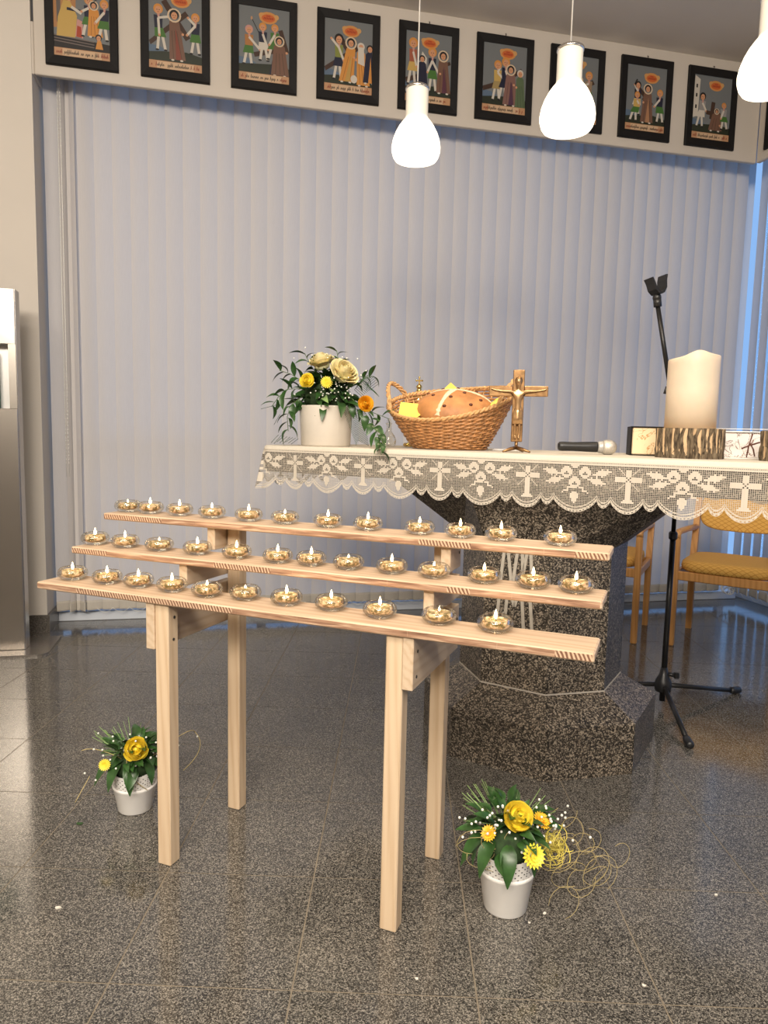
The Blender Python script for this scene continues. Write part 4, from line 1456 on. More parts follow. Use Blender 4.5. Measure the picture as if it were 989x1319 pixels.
# ------------------------------------------------------------------ microphone on the cloth
mp_ = AP(.175, .10, TOPZ + .0095)
mic = thing('handheld_microphone', 'black wireless handheld microphone with silver grille lying on the cloth', 'microphone', tuple(mp_ + Vector((0, 0, .0185))), radians(-3))
RX = Matrix.Rotation(pi / 2, 4, 'Y')
MB().lathe([(0, -.105), (.012, -.105), (.0165, -.100), (.0175, -.09), (.0165, -.05), (.0185, .0), (.0195, .035), (.0185, .040)], 20, M=RX).build('body', M_BLACKP, mic)
MB().lathe([(.0187, .0395), (.0215, .045), (.0225, .055), (.0225, .058)], 20, M=RX).build('collar', M_GREYRING, mic)
MB().lathe([(.0225, .057), (.0275, .066), (.0285, .078), (.0275, .090), (.022, .101), (.012, .108), (0, .110)], 20, M=RX, c=(0, 0, 0)).build('grille', M_SILVERG, mic)
mic.location.z += .0095

# ------------------------------------------------------------------ bark slabs, pillar candle, books
def bark_disc(name, label, P, R, H, seed, rz=0):
    t = thing(name, label, 'log slice', tuple(P), rz)
    rnd = random.Random(seed); n = 120; rings = []
    ph = [rnd.uniform(0, 6.28) for _ in range(6)]
    rid = [rnd.uniform(-1, 1) for _ in range(n)]
    for z in [i / 7 for i in range(8)]:
        ring = []
        for i in range(n):
            a = 2 * pi * i / n
            r = R * (1 + .02 * sin(3 * a + ph[0])) + .0030 * (rid[i]) + .0022 * sin(31 * a + ph[1] + 2.5 * sin(z * 5 + ph[2])) + .0015 * sin(17 * a + 4 * z)
            ring.append((r * cos(a), r * sin(a), z * H))
        rings.append(ring)
    MB().loft(rings, caps=False, smooth=False).build('bark', M_BARK, t)
    rr = [[(x * .985, y * .985, .0005) for x, y, z in rings[0]], [(x * .985, y * .985, H - .001) for x, y, z in rings[0]]]
    MB().loft(rr, caps=True).build('cut_faces', M_CUTWOOD, t)
    return t


BP = AP(.535, .13, TOPZ + .0095)
bark_disc('log_slice', 'thick bark-edged log slice under the big cream candle', BP, .107, .101, 1)
bark_disc('log_slice', 'bark-edged log slice cut by the right picture edge', AP(.862, .12, TOPZ + .0095), .107, .097, 2)
cd = thing('pillar_candle', 'large cream pillar candle with a wavy top on the log slice', 'candle', tuple(BP + Vector((-.003, .0, .1005))))
n = 48; R = .0825; rings = []


def ctop(a):     # height of the melted rim, seen low on the left, high right of centre
    c = cos(a + .35)
    return .243 + .018 * math.exp(-((c - .12) / .45) ** 2) - .012 * (1 - c) * .5


for z in (0, .5, .9):
    rings.append([(R * cos(2 * pi * i / n), R * sin(2 * pi * i / n), z * .24) for i in range(n)])
rings.append([(R * cos(a), R * sin(a), ctop(a) - .003) for a in [2 * pi * i / n for i in range(n)]])
rings.append([(R * .97 * cos(a), R * .97 * sin(a), ctop(a)) for a in [2 * pi * i / n for i in range(n)]])
rings.append([(R * .90 * cos(a), R * .90 * sin(a), ctop(a) - .004) for a in [2 * pi * i / n for i in range(n)]])
rings.append([(R * .80 * cos(a), R * .80 * sin(a), .225) for a in [2 * pi * i / n for i in range(n)]])
MB().loft(rings, smooth=True).build('wax_body', M_CANDLE, cd)
MB().tube([(0, 0, .224), (.002, 0, .240)], .0016, 6).build('wick', M_WICK, cd)

b1 = thing('thick_book', 'thick black-bound book with marbled tan page edges, left of the log slice', 'book', tuple(AP(.385, -.115, TOPZ + .0095)), radians(-14))
MB().box(-.100, .09, -.104, .07, .004, .104, bev=.003).build('page_block', M_PAGES, b1)
MB().box(-.106, .09, -.110, .075, 0, .0038, bev=.001).build('cover_board', M_BLACKF, b1)
MB().box(-.106, .09, -.110, .075, .1042, .108, bev=.001).build('cover_board', M_BLACKF, b1)
MB().box(-.106, -.1022, -.108, .075, .0002, .1078, bev=.001).build('spine', M_BLACKF, b1)
b2 = thing('white_book', 'white-edged book with a dark twig drawing, right of the log slice', 'book', tuple(AP(.672, -.10, TOPZ + .0095)), radians(-14))
MB().box(-.07, .052, -.07, .07, .004, .092, bev=.003).build('page_block', M_PAGESW, b2)
MB().box(-.075, .062, -.078, .075, .0925, .0965, bev=.001).build('cover_board', M_WHITEPOT, b2)
MB().box(-.075, .056, -.078, .075, 0, .0038, bev=.001).build('cover_board', M_WHITEPOT, b2)
tw = MB()
for pts in ([(.008, -.0712, .006), (.012, -.0725, .045), (.022, -.072, .088)], [(-.01, -.0712, .036), (.014, -.0725, .048), (.048, -.0715, .060)], [(.034, -.0712, .01), (.028, -.0725, .035), (.016, -.072, .055)]):
    tw.tube(pts, .0022, 5)
tw.build('twig_decoration', M_RAISIN, b2)
rb = thing('white_ribbon', 'thin white ribbon stretched between the two log slices', 'ribbon', tuple(AP(.64, .12, TOPZ + .0095 + .1012)), ALT_TH)
MB().box(-.10, .20, -.006, .006, 0.0002, .0018).build('band', M_WHITEPOT, rb)
#@@PART4

# ------------------------------------------------------------------ flowers
def leaf_mesh(L, w, droop, mat, name='leaf', n=6):
    """pointed leaf along +x with a folded midrib and a droop"""
    mb = MB(); v = []
    for i in range(n + 1):
        t = i / n
        ww = w * sin(pi * min(1, t * .97 + .02)) ** .8 * (1 - .25 * t)
        z = .25 * L * t - droop * L * t * t
        x = L * t * (1 - .12 * droop * t)
        v += [(x, -ww, z + ww * .35), (x, 0, z), (x, ww, z + ww * .35)]
    f = [(i * 3 + j, i * 3 + j + 1, i * 3 + j + 4, i * 3 + j + 3) for i in range(n) for j in range(2)]
    mb.add(v, f, True)
    return mb.mesh(name, mat)


LEAFS = [leaf_mesh(.062, .016, .6, M_LEAF), leaf_mesh(.055, .018, .9, M_LEAF), leaf_mesh(.072, .014, .4, M_LEAF), leaf_mesh(.075, .020, .9, M_LEAF)]
LEAFP = [leaf_mesh(.06, .015, .8, M_LEAFL)]


def petal_verts(r, h, w, curl, n=5, m=4):
    v = []
    for i in range(n + 1):
        t = i / n
        for j in range(m + 1):
            q = (j / m - .5) * 2
            a = q * w * (.35 + .65 * sin(pi * (.25 + .6 * t)))
            rr = r * (.25 + .75 * sin(t * pi / 2)) + curl * r * t ** 3
            v.append((rr * cos(a), rr * sin(a), h * t - curl * h * .35 * t ** 4 - .06 * h * q * q))
    f = [(i * (m + 1) + j, i * (m + 1) + j + 1, (i + 1) * (m + 1) + j + 1, (i + 1) * (m + 1) + j) for i in range(n) for j in range(m)]
    return v, f


def rose_mesh(R, mat, seed=0, open_=1.0):
    mb = MB(); rnd = random.Random(seed)
    layers = [(.18, 1.02, 3, 1.6, -.15), (.32, 1.06, 4, 1.3, -.1), (.46, 1.06, 5, 1.05, -.02), (.60, 1.02, 5, .95, .06), (.74, .96, 6, .8, .15 * open_), (.88, .86, 7, .7, .28 * open_), (1.0, .72, 7, .65, .36 * open_)]
    for k, (rr, hh, cnt, w, curl) in enumerate(layers):
        v, f = petal_verts(R * rr * .85, R * 1.25 * hh, w, curl)
        for i in range(cnt):
            M = Matrix.Rotation(2 * pi * i / cnt + k * 1.1 + rnd.uniform(-.15, .15), 4, 'Z') @ Matrix.Rotation(rnd.uniform(-.08, .08), 4, 'Y')
            mb.add(v, f, True, 0, M)
    mb.lathe([(0, -.02 * R), (R * .5, 0), (R * .66, R * .3), (R * .52, R * .62), (R * .30, R * .92), (R * .12, R * 1.12), (0, R * 1.15)], 12)
    return mb.mesh('rose', mat)


def daisy_mesh(R, mat):
    mb = MB()
    for lay, (cnt, s, tilt) in enumerate(((18, 1.0, .18), (16, .82, .42), (12, .6, .7), (8, .35, 1.0))):
        for i in range(cnt):
            a = 2 * pi * i / cnt + lay * .2
            v = [(0.08 * R, -.05 * R, 0), (0.08 * R, .05 * R, 0), (s * R * .8, .11 * R, .02 * R), (s * R, 0, .03 * R), (s * R * .8, -.11 * R, .02 * R)]
            M = Matrix.Rotation(a, 4, 'Z') @ Matrix.Translation((0, 0, .05 * R * lay)) @ Matrix.Rotation(-tilt, 4, 'Y')
            mb.add(v, [(0, 1, 2, 3, 4)], False, 0, M)
    mb.ball((0, 0, .1 * R), R * .22, 8, 5)
    return mb.mesh('chrysanthemum', mat)


def aim(o, d, spin=0.0):
    """point +x of a leaf / +z of a bloom along d"""
    o.rotation_mode = 'QUATERNION'
    o.rotation_quaternion = d


def quat_x(d, spin):
    return (Vector(d).to_track_quat('X', 'Z') @ Matrix.Rotation(spin, 4, 'X').to_quaternion())


def quat_z(d):
    return Vector(d).to_track_quat('Z', 'Y')


def put_leaf(parent, me, p, d, spin=0.0, sc=1.0):
    o = place('leaf', me, parent, p); aim(o, quat_x(d, spin)); o.scale = (sc, sc, sc); return o


def put_bloom(parent, name, me, p, d, sc=1.0, label=None):
    o = place(name, me, parent, p); aim(o, quat_z(d)); o.scale = (sc, sc, sc)
    if label: o['label'] = label
    return o


def breath(parent, pts, r=.0035):
    mb = MB()
    for p in pts:
        mb.ball(p, r, 6, 4)
    o = mb.build('tiny_blossoms', M_BREATH, parent, fix=False); o['kind'] = 'stuff'; return o


def strands(parent, name, curves, r, mat, kind='stuff'):
    mb = MB()
    for c in curves: mb.tube(c, r, 4)
    o = mb.build(name, mat, parent, fix=False); o['kind'] = kind; return o


def curve(p0, p1, bulge, n=8):
    a, b, c = Vector(p0), Vector(p1), Vector(bulge)
    return [tuple(a * (1 - t) ** 2 + (a + b) * 0 + (((a + b) / 2 + c) * 2 * t * (1 - t)) + b * t * t) for t in [i / n for i in range(n + 1)]]


def lace_pot(parent, R0, R1, H, band, mat=None, seg=40):
    """white pot: plain lower part, raised ring, pierced openwork collar"""
    mat = mat or M_WHITEPOT
    zb = H - band
    Rb = R0 + (R1 - R0) * zb / H
    MB().lathe([(0, 0), (R0 * .94, 0), (R0, .004), (Rb, zb - .006), (Rb + .0025, zb - .003), (Rb + .0025, zb + .002), (Rb, zb + .004), (Rb - .003, zb + .004), (R0 - .003, .01), (0, .008)], seg).build('pot_body', mat, parent)
    # pierced collar: geometry with real holes
    mb = MB(); nc, nr = 56, 7
    for j in range(nr):
        for i in range(nc):
            a0, a1 = 2 * pi * i / nc, 2 * pi * (i + 1) / nc
            z0, z1 = zb + .003 + (band - .003) * j / nr, zb + .003 + (band - .003) * (j + 1) / nr
            if j == nr - 1: z1 += .004 * abs(sin(pi * i / 7.0 + .2))
            r0, r1 = R0 + (R1 - R0) * z0 / H, R0 + (R1 - R0) * z1 / H
            P = lambda u, v: ((r0 + (r1 - r0) * v) * cos(a0 + (a1 - a0) * u), (r0 + (r1 - r0) * v) * sin(a0 + (a1 - a0) * u), z0 + (z1 - z0) * v)
            hole = (i + (j % 2) * 1) % 2 == 0 and j not in (nr - 1,) or (i % 7 == 3 and 1 < j < 6)
            if hole:
                o = [P(0, 0), P(1, 0), P(1, 1), P(0, 1)]; q = [P(.28, .28), P(.72, .28), P(.72, .72), P(.28, .72)]
                mb.add(o + q, [(0, 1, 5, 4), (1, 2, 6, 5), (2, 3, 7, 6), (3, 0, 4, 7)])
            else:
                mb.add([P(0, 0), P(1, 0), P(1, 1), P(0, 1)], [(0, 1, 2, 3)])
    mb.build('openwork_collar', mat, parent)
    MB().lathe([(0, zb + .004), (R1 * .90, zb + .006)], 20).build('soil', M_DARKHOLE, parent)


def foliage_dome(parent, rnd, n, C, R, up=0.4, meshes=None, low=-.2, sc=(.7, 1.15)):
    for i in range(n):
        a = rnd.uniform(0, 2 * pi); e = rnd.uniform(low, 1.1)
        d = Vector((cos(a) * cos(e), sin(a) * cos(e), sin(e)))
        p = Vector(C) + Vector((d.x * R[0], d.y * R[1], d.z * R[2])) * rnd.uniform(.35, .8)
        put_leaf(parent, rnd.choice(meshes or LEAFS), tuple(p), tuple(d + Vector((0, 0, up - .3))), rnd.uniform(-.7, .7), rnd.uniform(*sc))


# the big arrangement on the altar
rnd = random.Random(21)
arr = thing('flower_arrangement', 'white pot of cream and yellow roses with trailing greenery on the altar', 'flowers', tuple(AP(-.897, .265, TOPZ + .0095)), 0)
PRr = .111
MB().lathe([(0, 0), (PRr * .90, 0), (PRr * .95, .006), (PRr, .12), (PRr * 1.02, .165), (PRr * 1.02, .170), (PRr * .97, .170), (PRr * .95, .12), (PRr * .9, .02), (0, .015)], 36).build('pot_body', M_CERAMIC, arr)
MB().lathe([(0, .150), (PRr * .95, .152)], 20).build('soil', M_DARKHOLE, arr)
CZ = .20
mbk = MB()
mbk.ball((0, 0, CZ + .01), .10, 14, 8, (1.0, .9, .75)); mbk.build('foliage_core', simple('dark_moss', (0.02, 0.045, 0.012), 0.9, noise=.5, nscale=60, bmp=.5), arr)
foliage_dome(arr, rnd, 150, (0, 0, CZ), (.150, .125, .13), meshes=LEAFS, low=-.5, sc=(.85, 1.25))
foliage_dome(arr, rnd, 12, (0, -.02, CZ), (.13, .12, .11), meshes=LEAFP)
# trailing sprays, one down the left and one down the right over the cloth
def spray(parent, pts, n, sc=1.0, seed=0, me=None):
    r_ = random.Random(seed)
    mb = MB(); mb.tube(pts, .0014, 5); mb.build('twig', M_STEM, parent)
    P = [Vector(p) for p in pts]
    seg = [(b - a).length for a, b in zip(P, P[1:])]; tot = sum(seg)
    for i in range(n):
        d = tot * (i + .6) / n; k = 0
        while k < len(seg) - 1 and d > seg[k]: d -= seg[k]; k += 1
        t = min(1, d / seg[k]); p = P[k].lerp(P[k + 1], t); dr = (P[k + 1] - P[k]).normalized()
        side = Vector((-dr.z, r_.uniform(-.3, .3), dr.x)) * (1 if i % 2 else -1)
        put_leaf(parent, me or LEAFS[i % 3], tuple(p), tuple(dr * .7 + side * .9 + Vector((0, r_.uniform(-.5, .1), 0))), r_.uniform(-.5, .5), sc * r_.uniform(.75, 1.05))


spray(arr, [(-.10, -.03, .24), (-.16, -.04, .235), (-.20, -.04, .20), (-.225, -.05, .16)], 10, 1.15, 1)
spray(arr, [(-.09, -.05, .21), (-.14, -.07, .17), (-.155, -.08, .12), (-.15, -.085, .06)], 11, 1.1, 2)
spray(arr, [(-.10, 0, .27), (-.15, -.01, .30), (-.20, -.01, .315)], 7, 1.1, 3)
spray(arr, [(-.04, 0, .30), (-.075, 0, .35), (-.095, 0, .39)], 6, 1.0, 4)
spray(arr, [(.10, -.05, .19), (.16, -.10, .155), (.20, -.16, .10), (.225, -.22, .055), (.235, -.29, .028), (.240, -.35, .016), (.241, -.372, -.02)], 16, 1.05, 5)
spray(arr, [(.12, -.05, .16), (.20, -.08, .145), (.27, -.09, .12)], 7, 1.1, 6)
spray(arr, [(.04, 0, .31), (.05, 0, .36), (.04, 0, .405)], 6, .95, 7)
spray(arr, [(.11, 0, .27), (.16, 0, .29), (.20, 0, .30)], 7, .9, 8)
RC, RY = rose_mesh(.058, M_CREAM, 1), rose_mesh(.036, M_ORANGE, 2, .5)
RY2, DZ = rose_mesh(.036, M_YELLOW, 3, .6), daisy_mesh(.034, M_YELLOW)
put_bloom(arr, 'rose', RC, (.060, -.06, .285), (.45, -.55, .55), 1.0, 'large open cream rose')
put_bloom(arr, 'rose', RC, (-.015, -.01, .325), (-.25, -.3, .9), .88, 'cream rose at the top')
put_bloom(arr, 'rose', RC, (.040, .02, .325), (.3, .1, .9), .65, 'small cream rose at the top')
put_bloom(arr, 'rose', RY, (.165, -.115, .175), (.25, -.9, .15), .95, 'golden yellow rose hanging at the right')
put_bloom(arr, 'rose', RY2, (-.065, -.10, .262), (-.2, -.9, .25), .85, 'yellow rose on the left')
put_bloom(arr, 'chrysanthemum', DZ, (.010, -.115, .262), (.05, -.95, .2), .8, 'yellow chrysanthemum in the middle')
breath(arr, [(rnd.gauss(.03, .05), -.10 + rnd.gauss(0, .02), .235 + rnd.gauss(0, .028)) for _ in range(60)] + [(rnd.gauss(.1, .04), -.08, .28 + rnd.gauss(0, .03)) for _ in range(20)] +
       [(rnd.gauss(-.02, .05), -.03, .365 + rnd.gauss(0, .02)) for _ in range(24)], .0034)
fern = []
for q in range(26):
    t = q / 25; b = Vector((.10 + .04 * t, -.07, .18 - .15 * t))
    for sg in (-1, 1):
        fern.append([tuple(b), tuple(b + Vector((.045 * sg * (1 - .4 * t) + .02, -.01, -.022)))])
for q in range(14):
    t = q / 13; b = Vector((.12 + .07 * t, -.02, .24 + .03 * sin(3 * t)))
    fern.append([tuple(b), tuple(b + Vector((.03, 0, .045 * (1 - .5 * t))))]); fern.append([tuple(b), tuple(b + Vector((.035, 0, -.03)))])
for q in range(8):
    fern.append([(-.11 - .012 * q, -.06, .03 + .002 * q), (-.14 - .012 * q, -.065, .006 + .004 * (q % 3))])
fern += [[(-.20, -.05, .17), (-.27, -.05, .15)], [(-.19, -.05, .13), (-.215, -.05, .085)], [(.17, -.02, .24), (.195, -.02, .335)]]
strands(arr, 'fern_needles', fern, .0009, M_LEAF)


def floor_posy(t, seed, gold, right):
    rnd = random.Random(seed)
    lace_pot(t, .046, .064, .135 if right else .118, .045)
    H = .135 if right else .118
    C = (0, 0, H + .035)
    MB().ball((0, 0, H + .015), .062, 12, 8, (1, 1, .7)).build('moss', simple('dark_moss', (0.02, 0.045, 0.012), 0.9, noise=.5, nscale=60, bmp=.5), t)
    foliage_dome(t, rnd, 62, C, (.088, .085, .075), meshes=LEAFS[:3], low=-.35, sc=(.6, .95))
    for a, e, sc in ((-2.5, -.5, .95), (-1.9, -.9, 1.0), (-2.9, -.1, 1.0), (-1.2, -.9, .8)):
        d = (cos(a), sin(a), e * .5); put_leaf(t, LEAFS[3], (cos(a) * .05, sin(a) * .05, H + .035), d, 0, sc)
    breath(t, [(rnd.gauss(0, .055), rnd.gauss(-.035, .03), H + .072 + rnd.gauss(0, .022)) for _ in range(70)] + [(rnd.gauss(.07, .02), -.04 + rnd.gauss(0, .02), H + .075 + rnd.gauss(0, .015)) for _ in range(16)], .0030)
    nd = []
    for q in range(34):
        a = rnd.uniform(0, 2 * pi); r = rnd.uniform(.05, .075); a = a * .5 if a > 3.14 else a; nd.append([(cos(a) * r * .5, sin(a) * r * .5, H + .05), (cos(a) * r * 1.5, sin(a) * r * 1.5, H + .08 + rnd.uniform(-.03, .04))])
    strands(t, 'needle_sprigs', nd, .0009, M_LEAFL)


pr = thing('potted_flowers', 'white openwork pot of yellow flowers and tangled strands, on the floor right of the rack', 'flowers', (0.335, 1.735, 0), radians(10), 'small flower pots on the floor')
floor_posy(pr, 5, True, True)
pr.scale = (1.2, 1.2, 1.2)
put_bloom(pr, 'rose', rose_mesh(.036, M_YELLOW, 8, .15), (.005, -.02, .205), (.0, -.75, .75), 1.0, 'large yellow rose')
put_bloom(pr, 'chrysanthemum', daisy_mesh(.026, M_YELLOW), (.022, -.085, .165), (.1, -.9, .45), 1.0)
put_bloom(pr, 'chrysanthemum', daisy_mesh(.024, M_ORANGE), (.060, -.03, .205), (.3, -.5, .8), .9)
put_bloom(pr, 'chrysanthemum', daisy_mesh(.020, M_ORANGE), (-.055, -.035, .190), (-.5, -.5, .6), .9)
rt = random.Random(9); tang = []
for q in range(60):
    a = rt.uniform(0, 6.28); c = Vector((.092 + rt.gauss(0, .010), -.03 + rt.gauss(0, .012), .145 + rt.gauss(0, .018))); R_ = rt.uniform(.008, .024)
    pl = Vector((rt.gauss(0, 1), rt.gauss(0, 1), rt.gauss(0, 1))).normalized(); o1 = pl.orthogonal().normalized(); o2 = pl.cross(o1)
    tang.append([tuple(c + o1 * R_ * cos(a + .5 * i) + o2 * R_ * sin(a + .5 * i)) for i in range(9)])
strands(pr, 'yellow_sisal_tuft', tang, .0009, M_SISAL)
tang = []
for q in range(18):
    a = rt.uniform(0, 6.28); c = Vector((.135 + rt.gauss(0, .035), -.03 + rt.gauss(0, .03), .125 + rt.gauss(0, .035))); R_ = rt.uniform(.018, .048)
    pl = Vector((rt.gauss(0, .4), -1, rt.gauss(0, .4))).normalized(); o1 = pl.orthogonal().normalized(); o2 = pl.cross(o1)
    pts = [c + o1 * R_ * cos(a + .42 * i) + o2 * R_ * .8 * sin(a + .42 * i) for i in range(12)]
    tang.append([(p.x, p.y, max(.002, p.z)) for p in pts])
for q in range(10):
    a = rt.uniform(0, 6.28); c = Vector((-.04 + rt.gauss(0, .05), -.04, .13 + rt.gauss(0, .03))); R_ = rt.uniform(.03, .05)
    tang.append([(c.x + R_ * cos(a + .42 * i), c.y, max(.002, c.z + R_ * .7 * sin(a + .42 * i))) for i in range(10)])
strands(pr, 'dry_strands', tang, .0006, M_TWINE)

pl_ = thing('potted_flowers', 'white openwork pot with one yellow rose, on the floor behind the left front leg', 'flowers', (-0.770, 2.175, 0), radians(30), 'small flower pots on the floor')
floor_posy(pl_, 6, False, False)
pl_.scale = (1.13, 1.13, 1.13)
put_bloom(pl_, 'rose', rose_mesh(.036, M_YELLOW, 9, .1), (-.005, -.045, .190), (-.15, -.85, .45), 1.0, 'large yellow rose')
put_bloom(pl_, 'chrysanthemum', daisy_mesh(.017, M_YELLOW), (-.085, -.045, .165), (-.3, -.8, .3), 1.0)
tang = [curve((.02, -.03, .14), (.17, .0, .19), (.06, 0, .06)), curve((.17, .0, .19), (.13, -.02, .09), (.06, 0, .0)), curve((-.03, -.05, .17), (.02, -.07, .08), (-.03, 0, 0)),
        curve((.0, -.02, .13), (-.14, -.03, .21), (-.03, 0, .05)), curve((-.12, -.02, .13), (-.16, -.04, .075), (0, 0, .0))]
strands(pl_, 'dry_strands', tang, .0011, M_TWINE)

# ------------------------------------------------------------------ microphone stand behind the altar
ms = thing('microphone_stand', 'black tripod microphone boom stand right behind the altar', 'microphone stand', (1.277, 3.150, 0), 0)
MB().tube([(0, 0, .03), (0, 0, .80)], .0125, 12).build('pole', M_BLACKM, ms)
MB().tube([(0, 0, .78), (0, 0, 1.19)], .0095, 12).build('inner_pole', M_BLACKM, ms)
MB().lathe([(.013, .765), (.018, .770), (.019, .795), (.014, .802)], 14).build('height_clutch', M_BLACKP, ms)
hb = MB(); hb.lathe([(.016, .070), (.034, .076), (.037, .10), (.034, .125), (.020, .150), (.014, .185)], 16)
hb.tube([(.014, -.0, .155), (.048, -.012, .152)], .009, 8); hb.box(.040, .064, -.022, -.002, .138, .166, bev=.004)
hb.build('hub', M_BLACKP, ms)
for fx, fy in ((-.055, -.428), (.437, .199), (-.37, .262)):
    d = Vector((fx, fy, 0)).normalized(); e = Vector((fx, fy, .016))
    lg = MB().tube([tuple(d * .028 + Vector((0, 0, .100))), tuple(e - d * .02)], .0105, 10).build('leg', M_BLACKM, ms)
    MB().tube([tuple(e - d * .045 + Vector((0, 0, .006))), tuple(e - d * .03 + Vector((0, 0, .002))), tuple(e + d * .012), tuple(e + d * .02)], [.014, .0165, .0165, .012], 12).build('rubber_foot', M_BLACKP, lg)
bo = MB(); bo.tube([(.012, 0, 1.10), (0, 0, 1.19), (-.052, 0, 1.415), (-.055, 0, 1.43)], .008, 10); bo.build('boom', M_BLACKM, ms)
MB().tube([(-.055, 0, 1.425), (-.133, 0, 1.775)], .010, 10).build('boom_arm', M_BLACKM, ms)
jk = MB(); jk.ball((-.060, -.004, 1.44), .014, 10, 6); jk.tube([(-.072, -.004, 1.43), (-.080, -.004, 1.40)], .006, 8); jk.build('joint_knob', M_BLACKP, ms)
cl = MB(); cl.tube([(-.131, 0, 1.765), (-.136, 0, 1.80)], .017, 12); cl.ball((-.137, 0, 1.803), .019, 10, 6)
prof = []
CM = Matrix.Translation((-.139, -.005, 1.835)) @ Matrix.Rotation(radians(-12), 4, 'Y') @ Matrix.Rotation(radians(20), 4, 'Z')
# U-shaped clip with flared lips
ins = [(-.034, .052), (-.026, .030), (-.020, .006), (-.010, -.008), (0, -.012), (.010, -.008), (.022, .008), (.027, .034), (.036, .056)]
outs = [(-.041, .050), (-.033, .028), (-.028, .0), (-.014, -.018), (0, -.022), (.014, -.018), (.030, .002), (.035, .032), (.043, .054)]
n = len(ins)
v = [(x, -.026, z) for x, z in ins + outs] + [(x, .026, z) for x, z in ins + outs]
f = []
for i in range(n - 1):
    f += [(i, i + 1, n + i + 1, n + i), (2 * n + i, 3 * n + i, 3 * n + i + 1, 2 * n + i + 1), (i, 2 * n + i, 2 * n + i + 1, i + 1), (n + i, n + i + 1, 3 * n + i + 1, 3 * n + i)]
f += [(0, n, 3 * n, 2 * n), (n - 1, 3 * n - 1, 4 * n - 1, 2 * n - 1)]
cl.add(v, f, False, 0, CM)
cl.build('microphone_clip', M_BLACKP, ms)

# ------------------------------------------------------------------ armchairs
def armchair(label, loc, rz):
    t = thing('armchair', label, 'chair', loc, rz, 'beech armchairs by the blinds')
    W, D = .27, .25
    for sx in (-1, 1):
        x = sx * W
        MB().box(x - .019, x + .019, -D - .017, -D + .017, 0, .655, bev=.007).build('leg', M_BEECH, t)
        MB().loft([[(x - .017, D - .02, 0), (x + .017, D - .02, 0), (x + .017, D + .016, 0), (x - .017, D + .016, 0)],
                   [(x - .019, D - .03, .45), (x + .019, D - .03, .45), (x + .019, D + .010, .45), (x - .019, D + .010, .45)],
                   [(x - .017, D + .045, .87), (x + .017, D + .045, .87), (x + .017, D + .075, .87), (x - .017, D + .075, .87)]]).build('leg', M_BEECH, t)
        ar = [(x, -D - .02, .645), (x, -D + .03, .672), (x, 0.0, .668), (x, D + .02, .655)]
        MB().tube(ar, .019, 8).build('armrest', M_BEECH, t)
        MB().box(x - .013, x + .013, -D, D, .395, .445, bev=.004).build('side_rail', M_BEECH, t)
    MB().box(-W, W, -D - .012, -D + .012, .395, .447, bev=.004).build('front_rail', M_BEECH, t)
    MB().box(-W, W, D - .022, D - .002, .395, .445, bev=.004).build('rear_rail', M_BEECH, t)
    cu = MB(); rings = []
    for z, k in ((.448, .94), (.456, .985), (.478, 1.0), (.498, .985), (.510, .93), (.514, .80)):
        ring = []
        for i in range(32):
            a = 2 * pi * i / 32; ca, sa = cos(a), sin(a)
            sx = math.copysign(abs(ca) ** .45, ca); sy = math.copysign(abs(sa) ** .45, sa)
            ring.append((.262 * k * sx, -.018 + .258 * k * sy, z))
        rings.append(ring)
    cu.loft(rings, smooth=True); cu.build('seat', M_SEAT, t)
    bk_ = MB(); rings = []
    for y, k in ((-.020, .90), (-.016, .97), (0, 1.0), (.014, .97), (.018, .9)):
        ring = []
        for i in range(36):
            a = 2 * pi * i / 36; ca, sa = cos(a), sin(a)
            sx = math.copysign(abs(ca) ** .4, ca); sz = math.copysign(abs(sa) ** .5, sa)
            xx = .252 * k * sx; zz = .765 + .112 * k * sz - .014 * (1 - (xx / .25) ** 2) * (1 if sz < 0 else 0)
            ring.append((xx, D + .035 + y + .10 * (zz - .765) - .02 * (1 - (xx / .25) ** 2) * -1, zz))
        rings.append(ring)
    bk_.loft(rings, smooth=True); bk_.build('backrest', M_SEAT, t)
    return t


def chair_at(label, flx, fly, blx, bly, left=True):
    d = Vector((blx - flx, bly - fly, 0)); rz = math.atan2(d.y, d.x) - pi / 2
    mid = Vector(((flx + blx) / 2, (fly + bly) / 2, 0))
    xdir = Vector((cos(rz), sin(rz), 0))
    c = mid + xdir * (.27 if left else -.27)
    return armchair(label, tuple(c), rz)


chair_at('beech armchair with yellow diamond-patterned seat, cut by the right picture edge', 1.70, 4.13, 1.985, 4.55, True)
chair_at('beech armchair mostly hidden behind the altar, its right legs showing', 1.49, 4.15, 1.72, 4.60, False)

# ------------------------------------------------------------------ steel stele with a niche at the left edge
P0 = WP(-0.105, 0.58)
stl = thing('steel_cabinet', 'tall brushed steel cabinet with a niche standing before the left wall', 'cabinet', tuple(P0), WALL_RZ)
XR, XL, HT = 0.0, -0.62, 1.885
NX0, NX1, NZ0, NZ1 = -.50, -.035, 1.285, 1.61
b = MB()
b.box(XL, XR, 0, .012, .012, NZ0, bev=.002); b.box(XL, XR, 0, .012, NZ1, HT, bev=.002)
b.box(XL, NX0, 0, .012, NZ0, NZ1); b.box(NX1, XR, 0, .012, NZ0, NZ1)
b.build('front_plate', M_STEEL, stl)
b = MB(); b.box(XR - .006, XR + .003, .012, .09, .012, HT, bev=.001); b.box(XL, XL + .004, .012, .09, .012, HT); b.box(XL, XR, .086, .09, .012, HT); b.box(XL, XR, .012, .09, HT - .004, HT)
b.build('side_plates', M_STEEL, stl)
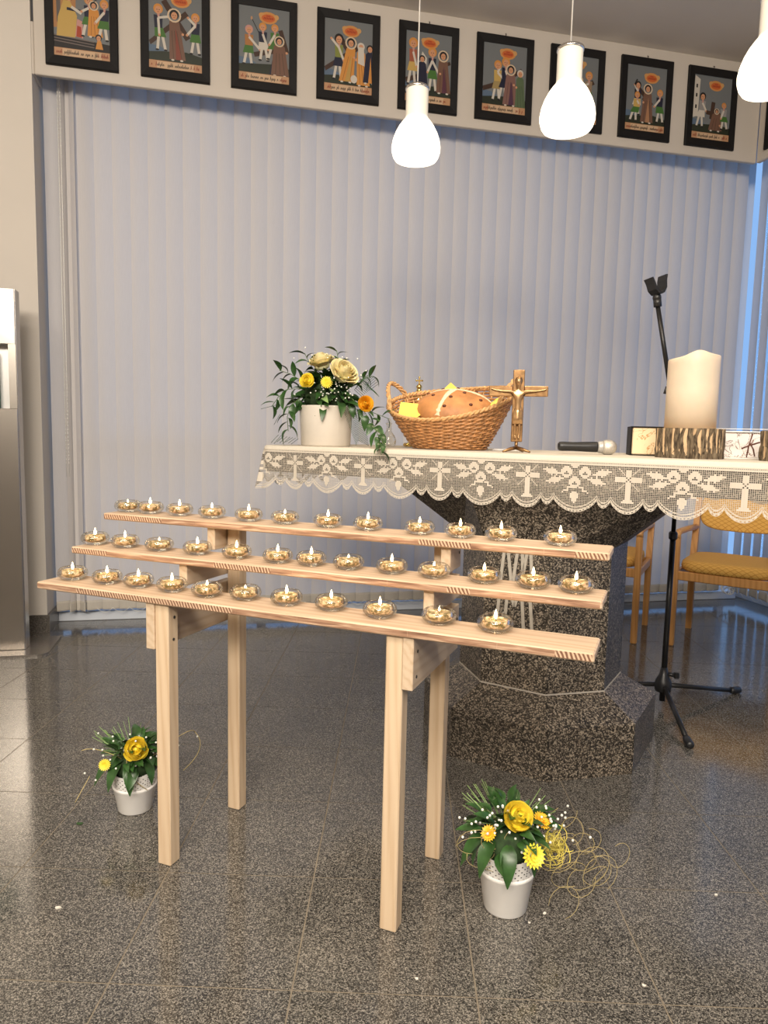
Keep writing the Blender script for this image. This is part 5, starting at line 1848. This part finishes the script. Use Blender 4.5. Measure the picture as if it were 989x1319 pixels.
b = MB(); b.box(NX1, NX1 + .004, .012, .085, NZ0, NZ1); b.box(NX0 - .004, NX0, .012, .085, NZ0, NZ1); b.box(NX0, NX1, .012, .085, NZ0 - .004, NZ0); b.box(NX0, NX1, .012, .085, NZ1, NZ1 + .004); b.box(NX0, NX1, .082, .085, NZ0, NZ1)
b.build('niche_lining', simple('light_steel', (0.75, 0.74, 0.72), 0.3, 0.6), stl)
bp = MB()
poly = [(-.70, -.10), (.07, -.10)] + [(.07 + .06 * sin(a), -.04 - .06 * cos(a)) for a in [i * pi / 16 for i in range(1, 9)]] + [(.13, .25), (-.70, .25)]
bp.prism(poly, 0.0, .011); bp.build('base_plate', simple('pale_steel', (0.36, 0.33, 0.30), 0.25, 0.8), stl)
gc = thing('green_box', 'dark green box with a white label standing in the steel niche', 'box', tuple(P0 + W_DIR * -.262 - T_DIR * .013 + Vector((0, 0, NZ0))), WALL_RZ)
MB().box(-.10, .165, .005, .062, 0.0005, .22, bev=.004).build('green_case', M_GREEN, gc)
MB().box(-.09, .160, .001, .0048, .235, .26, bev=.0005).build('white_label', M_WHITEPOT, gc)
MB().box(-.10, .165, .005, .062, .2205, .29, bev=.004).build('dark_lid', M_BLACKP, gc)

# ------------------------------------------------------------------ scraps on the floor
def scrap(x, y, r, mat, label, cat='petal', seed=0):
    rn = random.Random(seed); mb = MB(); n = 7; top, bot = [], []
    for i in range(n):
        a = 2 * pi * i / n; q = r * rn.uniform(.6, 1.1); top.append((q * cos(a), q * .7 * sin(a), .002 + rn.uniform(0, .002))); bot.append((q * .9 * cos(a), q * .6 * sin(a), .0002))
    mb.loft([bot, top]); o = mb.build('floor_scrap', mat, None, (x, y, 0)); tag(o, label, cat, 'scraps on the floor'); return o


for k, (x, y, r, m, lb) in enumerate((
        (-0.795, 1.687, .009, M_DIRT, 'white scrap on the tiles at the left picture edge'),
        (0.0965, 1.478, .005, M_DIRT, 'tiny white scrap on the tiles in front of the rack, bottom centre'),
        (0.600, 1.473, .005, M_DIRT, 'tiny pale scrap on a tile joint at the bottom right'),
        (0.908, 1.800, .006, M_DIRT, 'pale scrap on the dark tiles at the right edge'),
        (-0.903, 2.075, .012, M_LEAF, 'dried green leaf scrap on the floor left of the small pot'),
        (0.431, 1.708, .005, M_DIRT, 'tiny white scrap right of the pot with tangled strands'),
        (0.385, 1.672, .004, M_DIRT, 'tiny white scrap close to the foot of the right pot'))):
    scrap(x, y, r, m, lb, 'scrap', k)
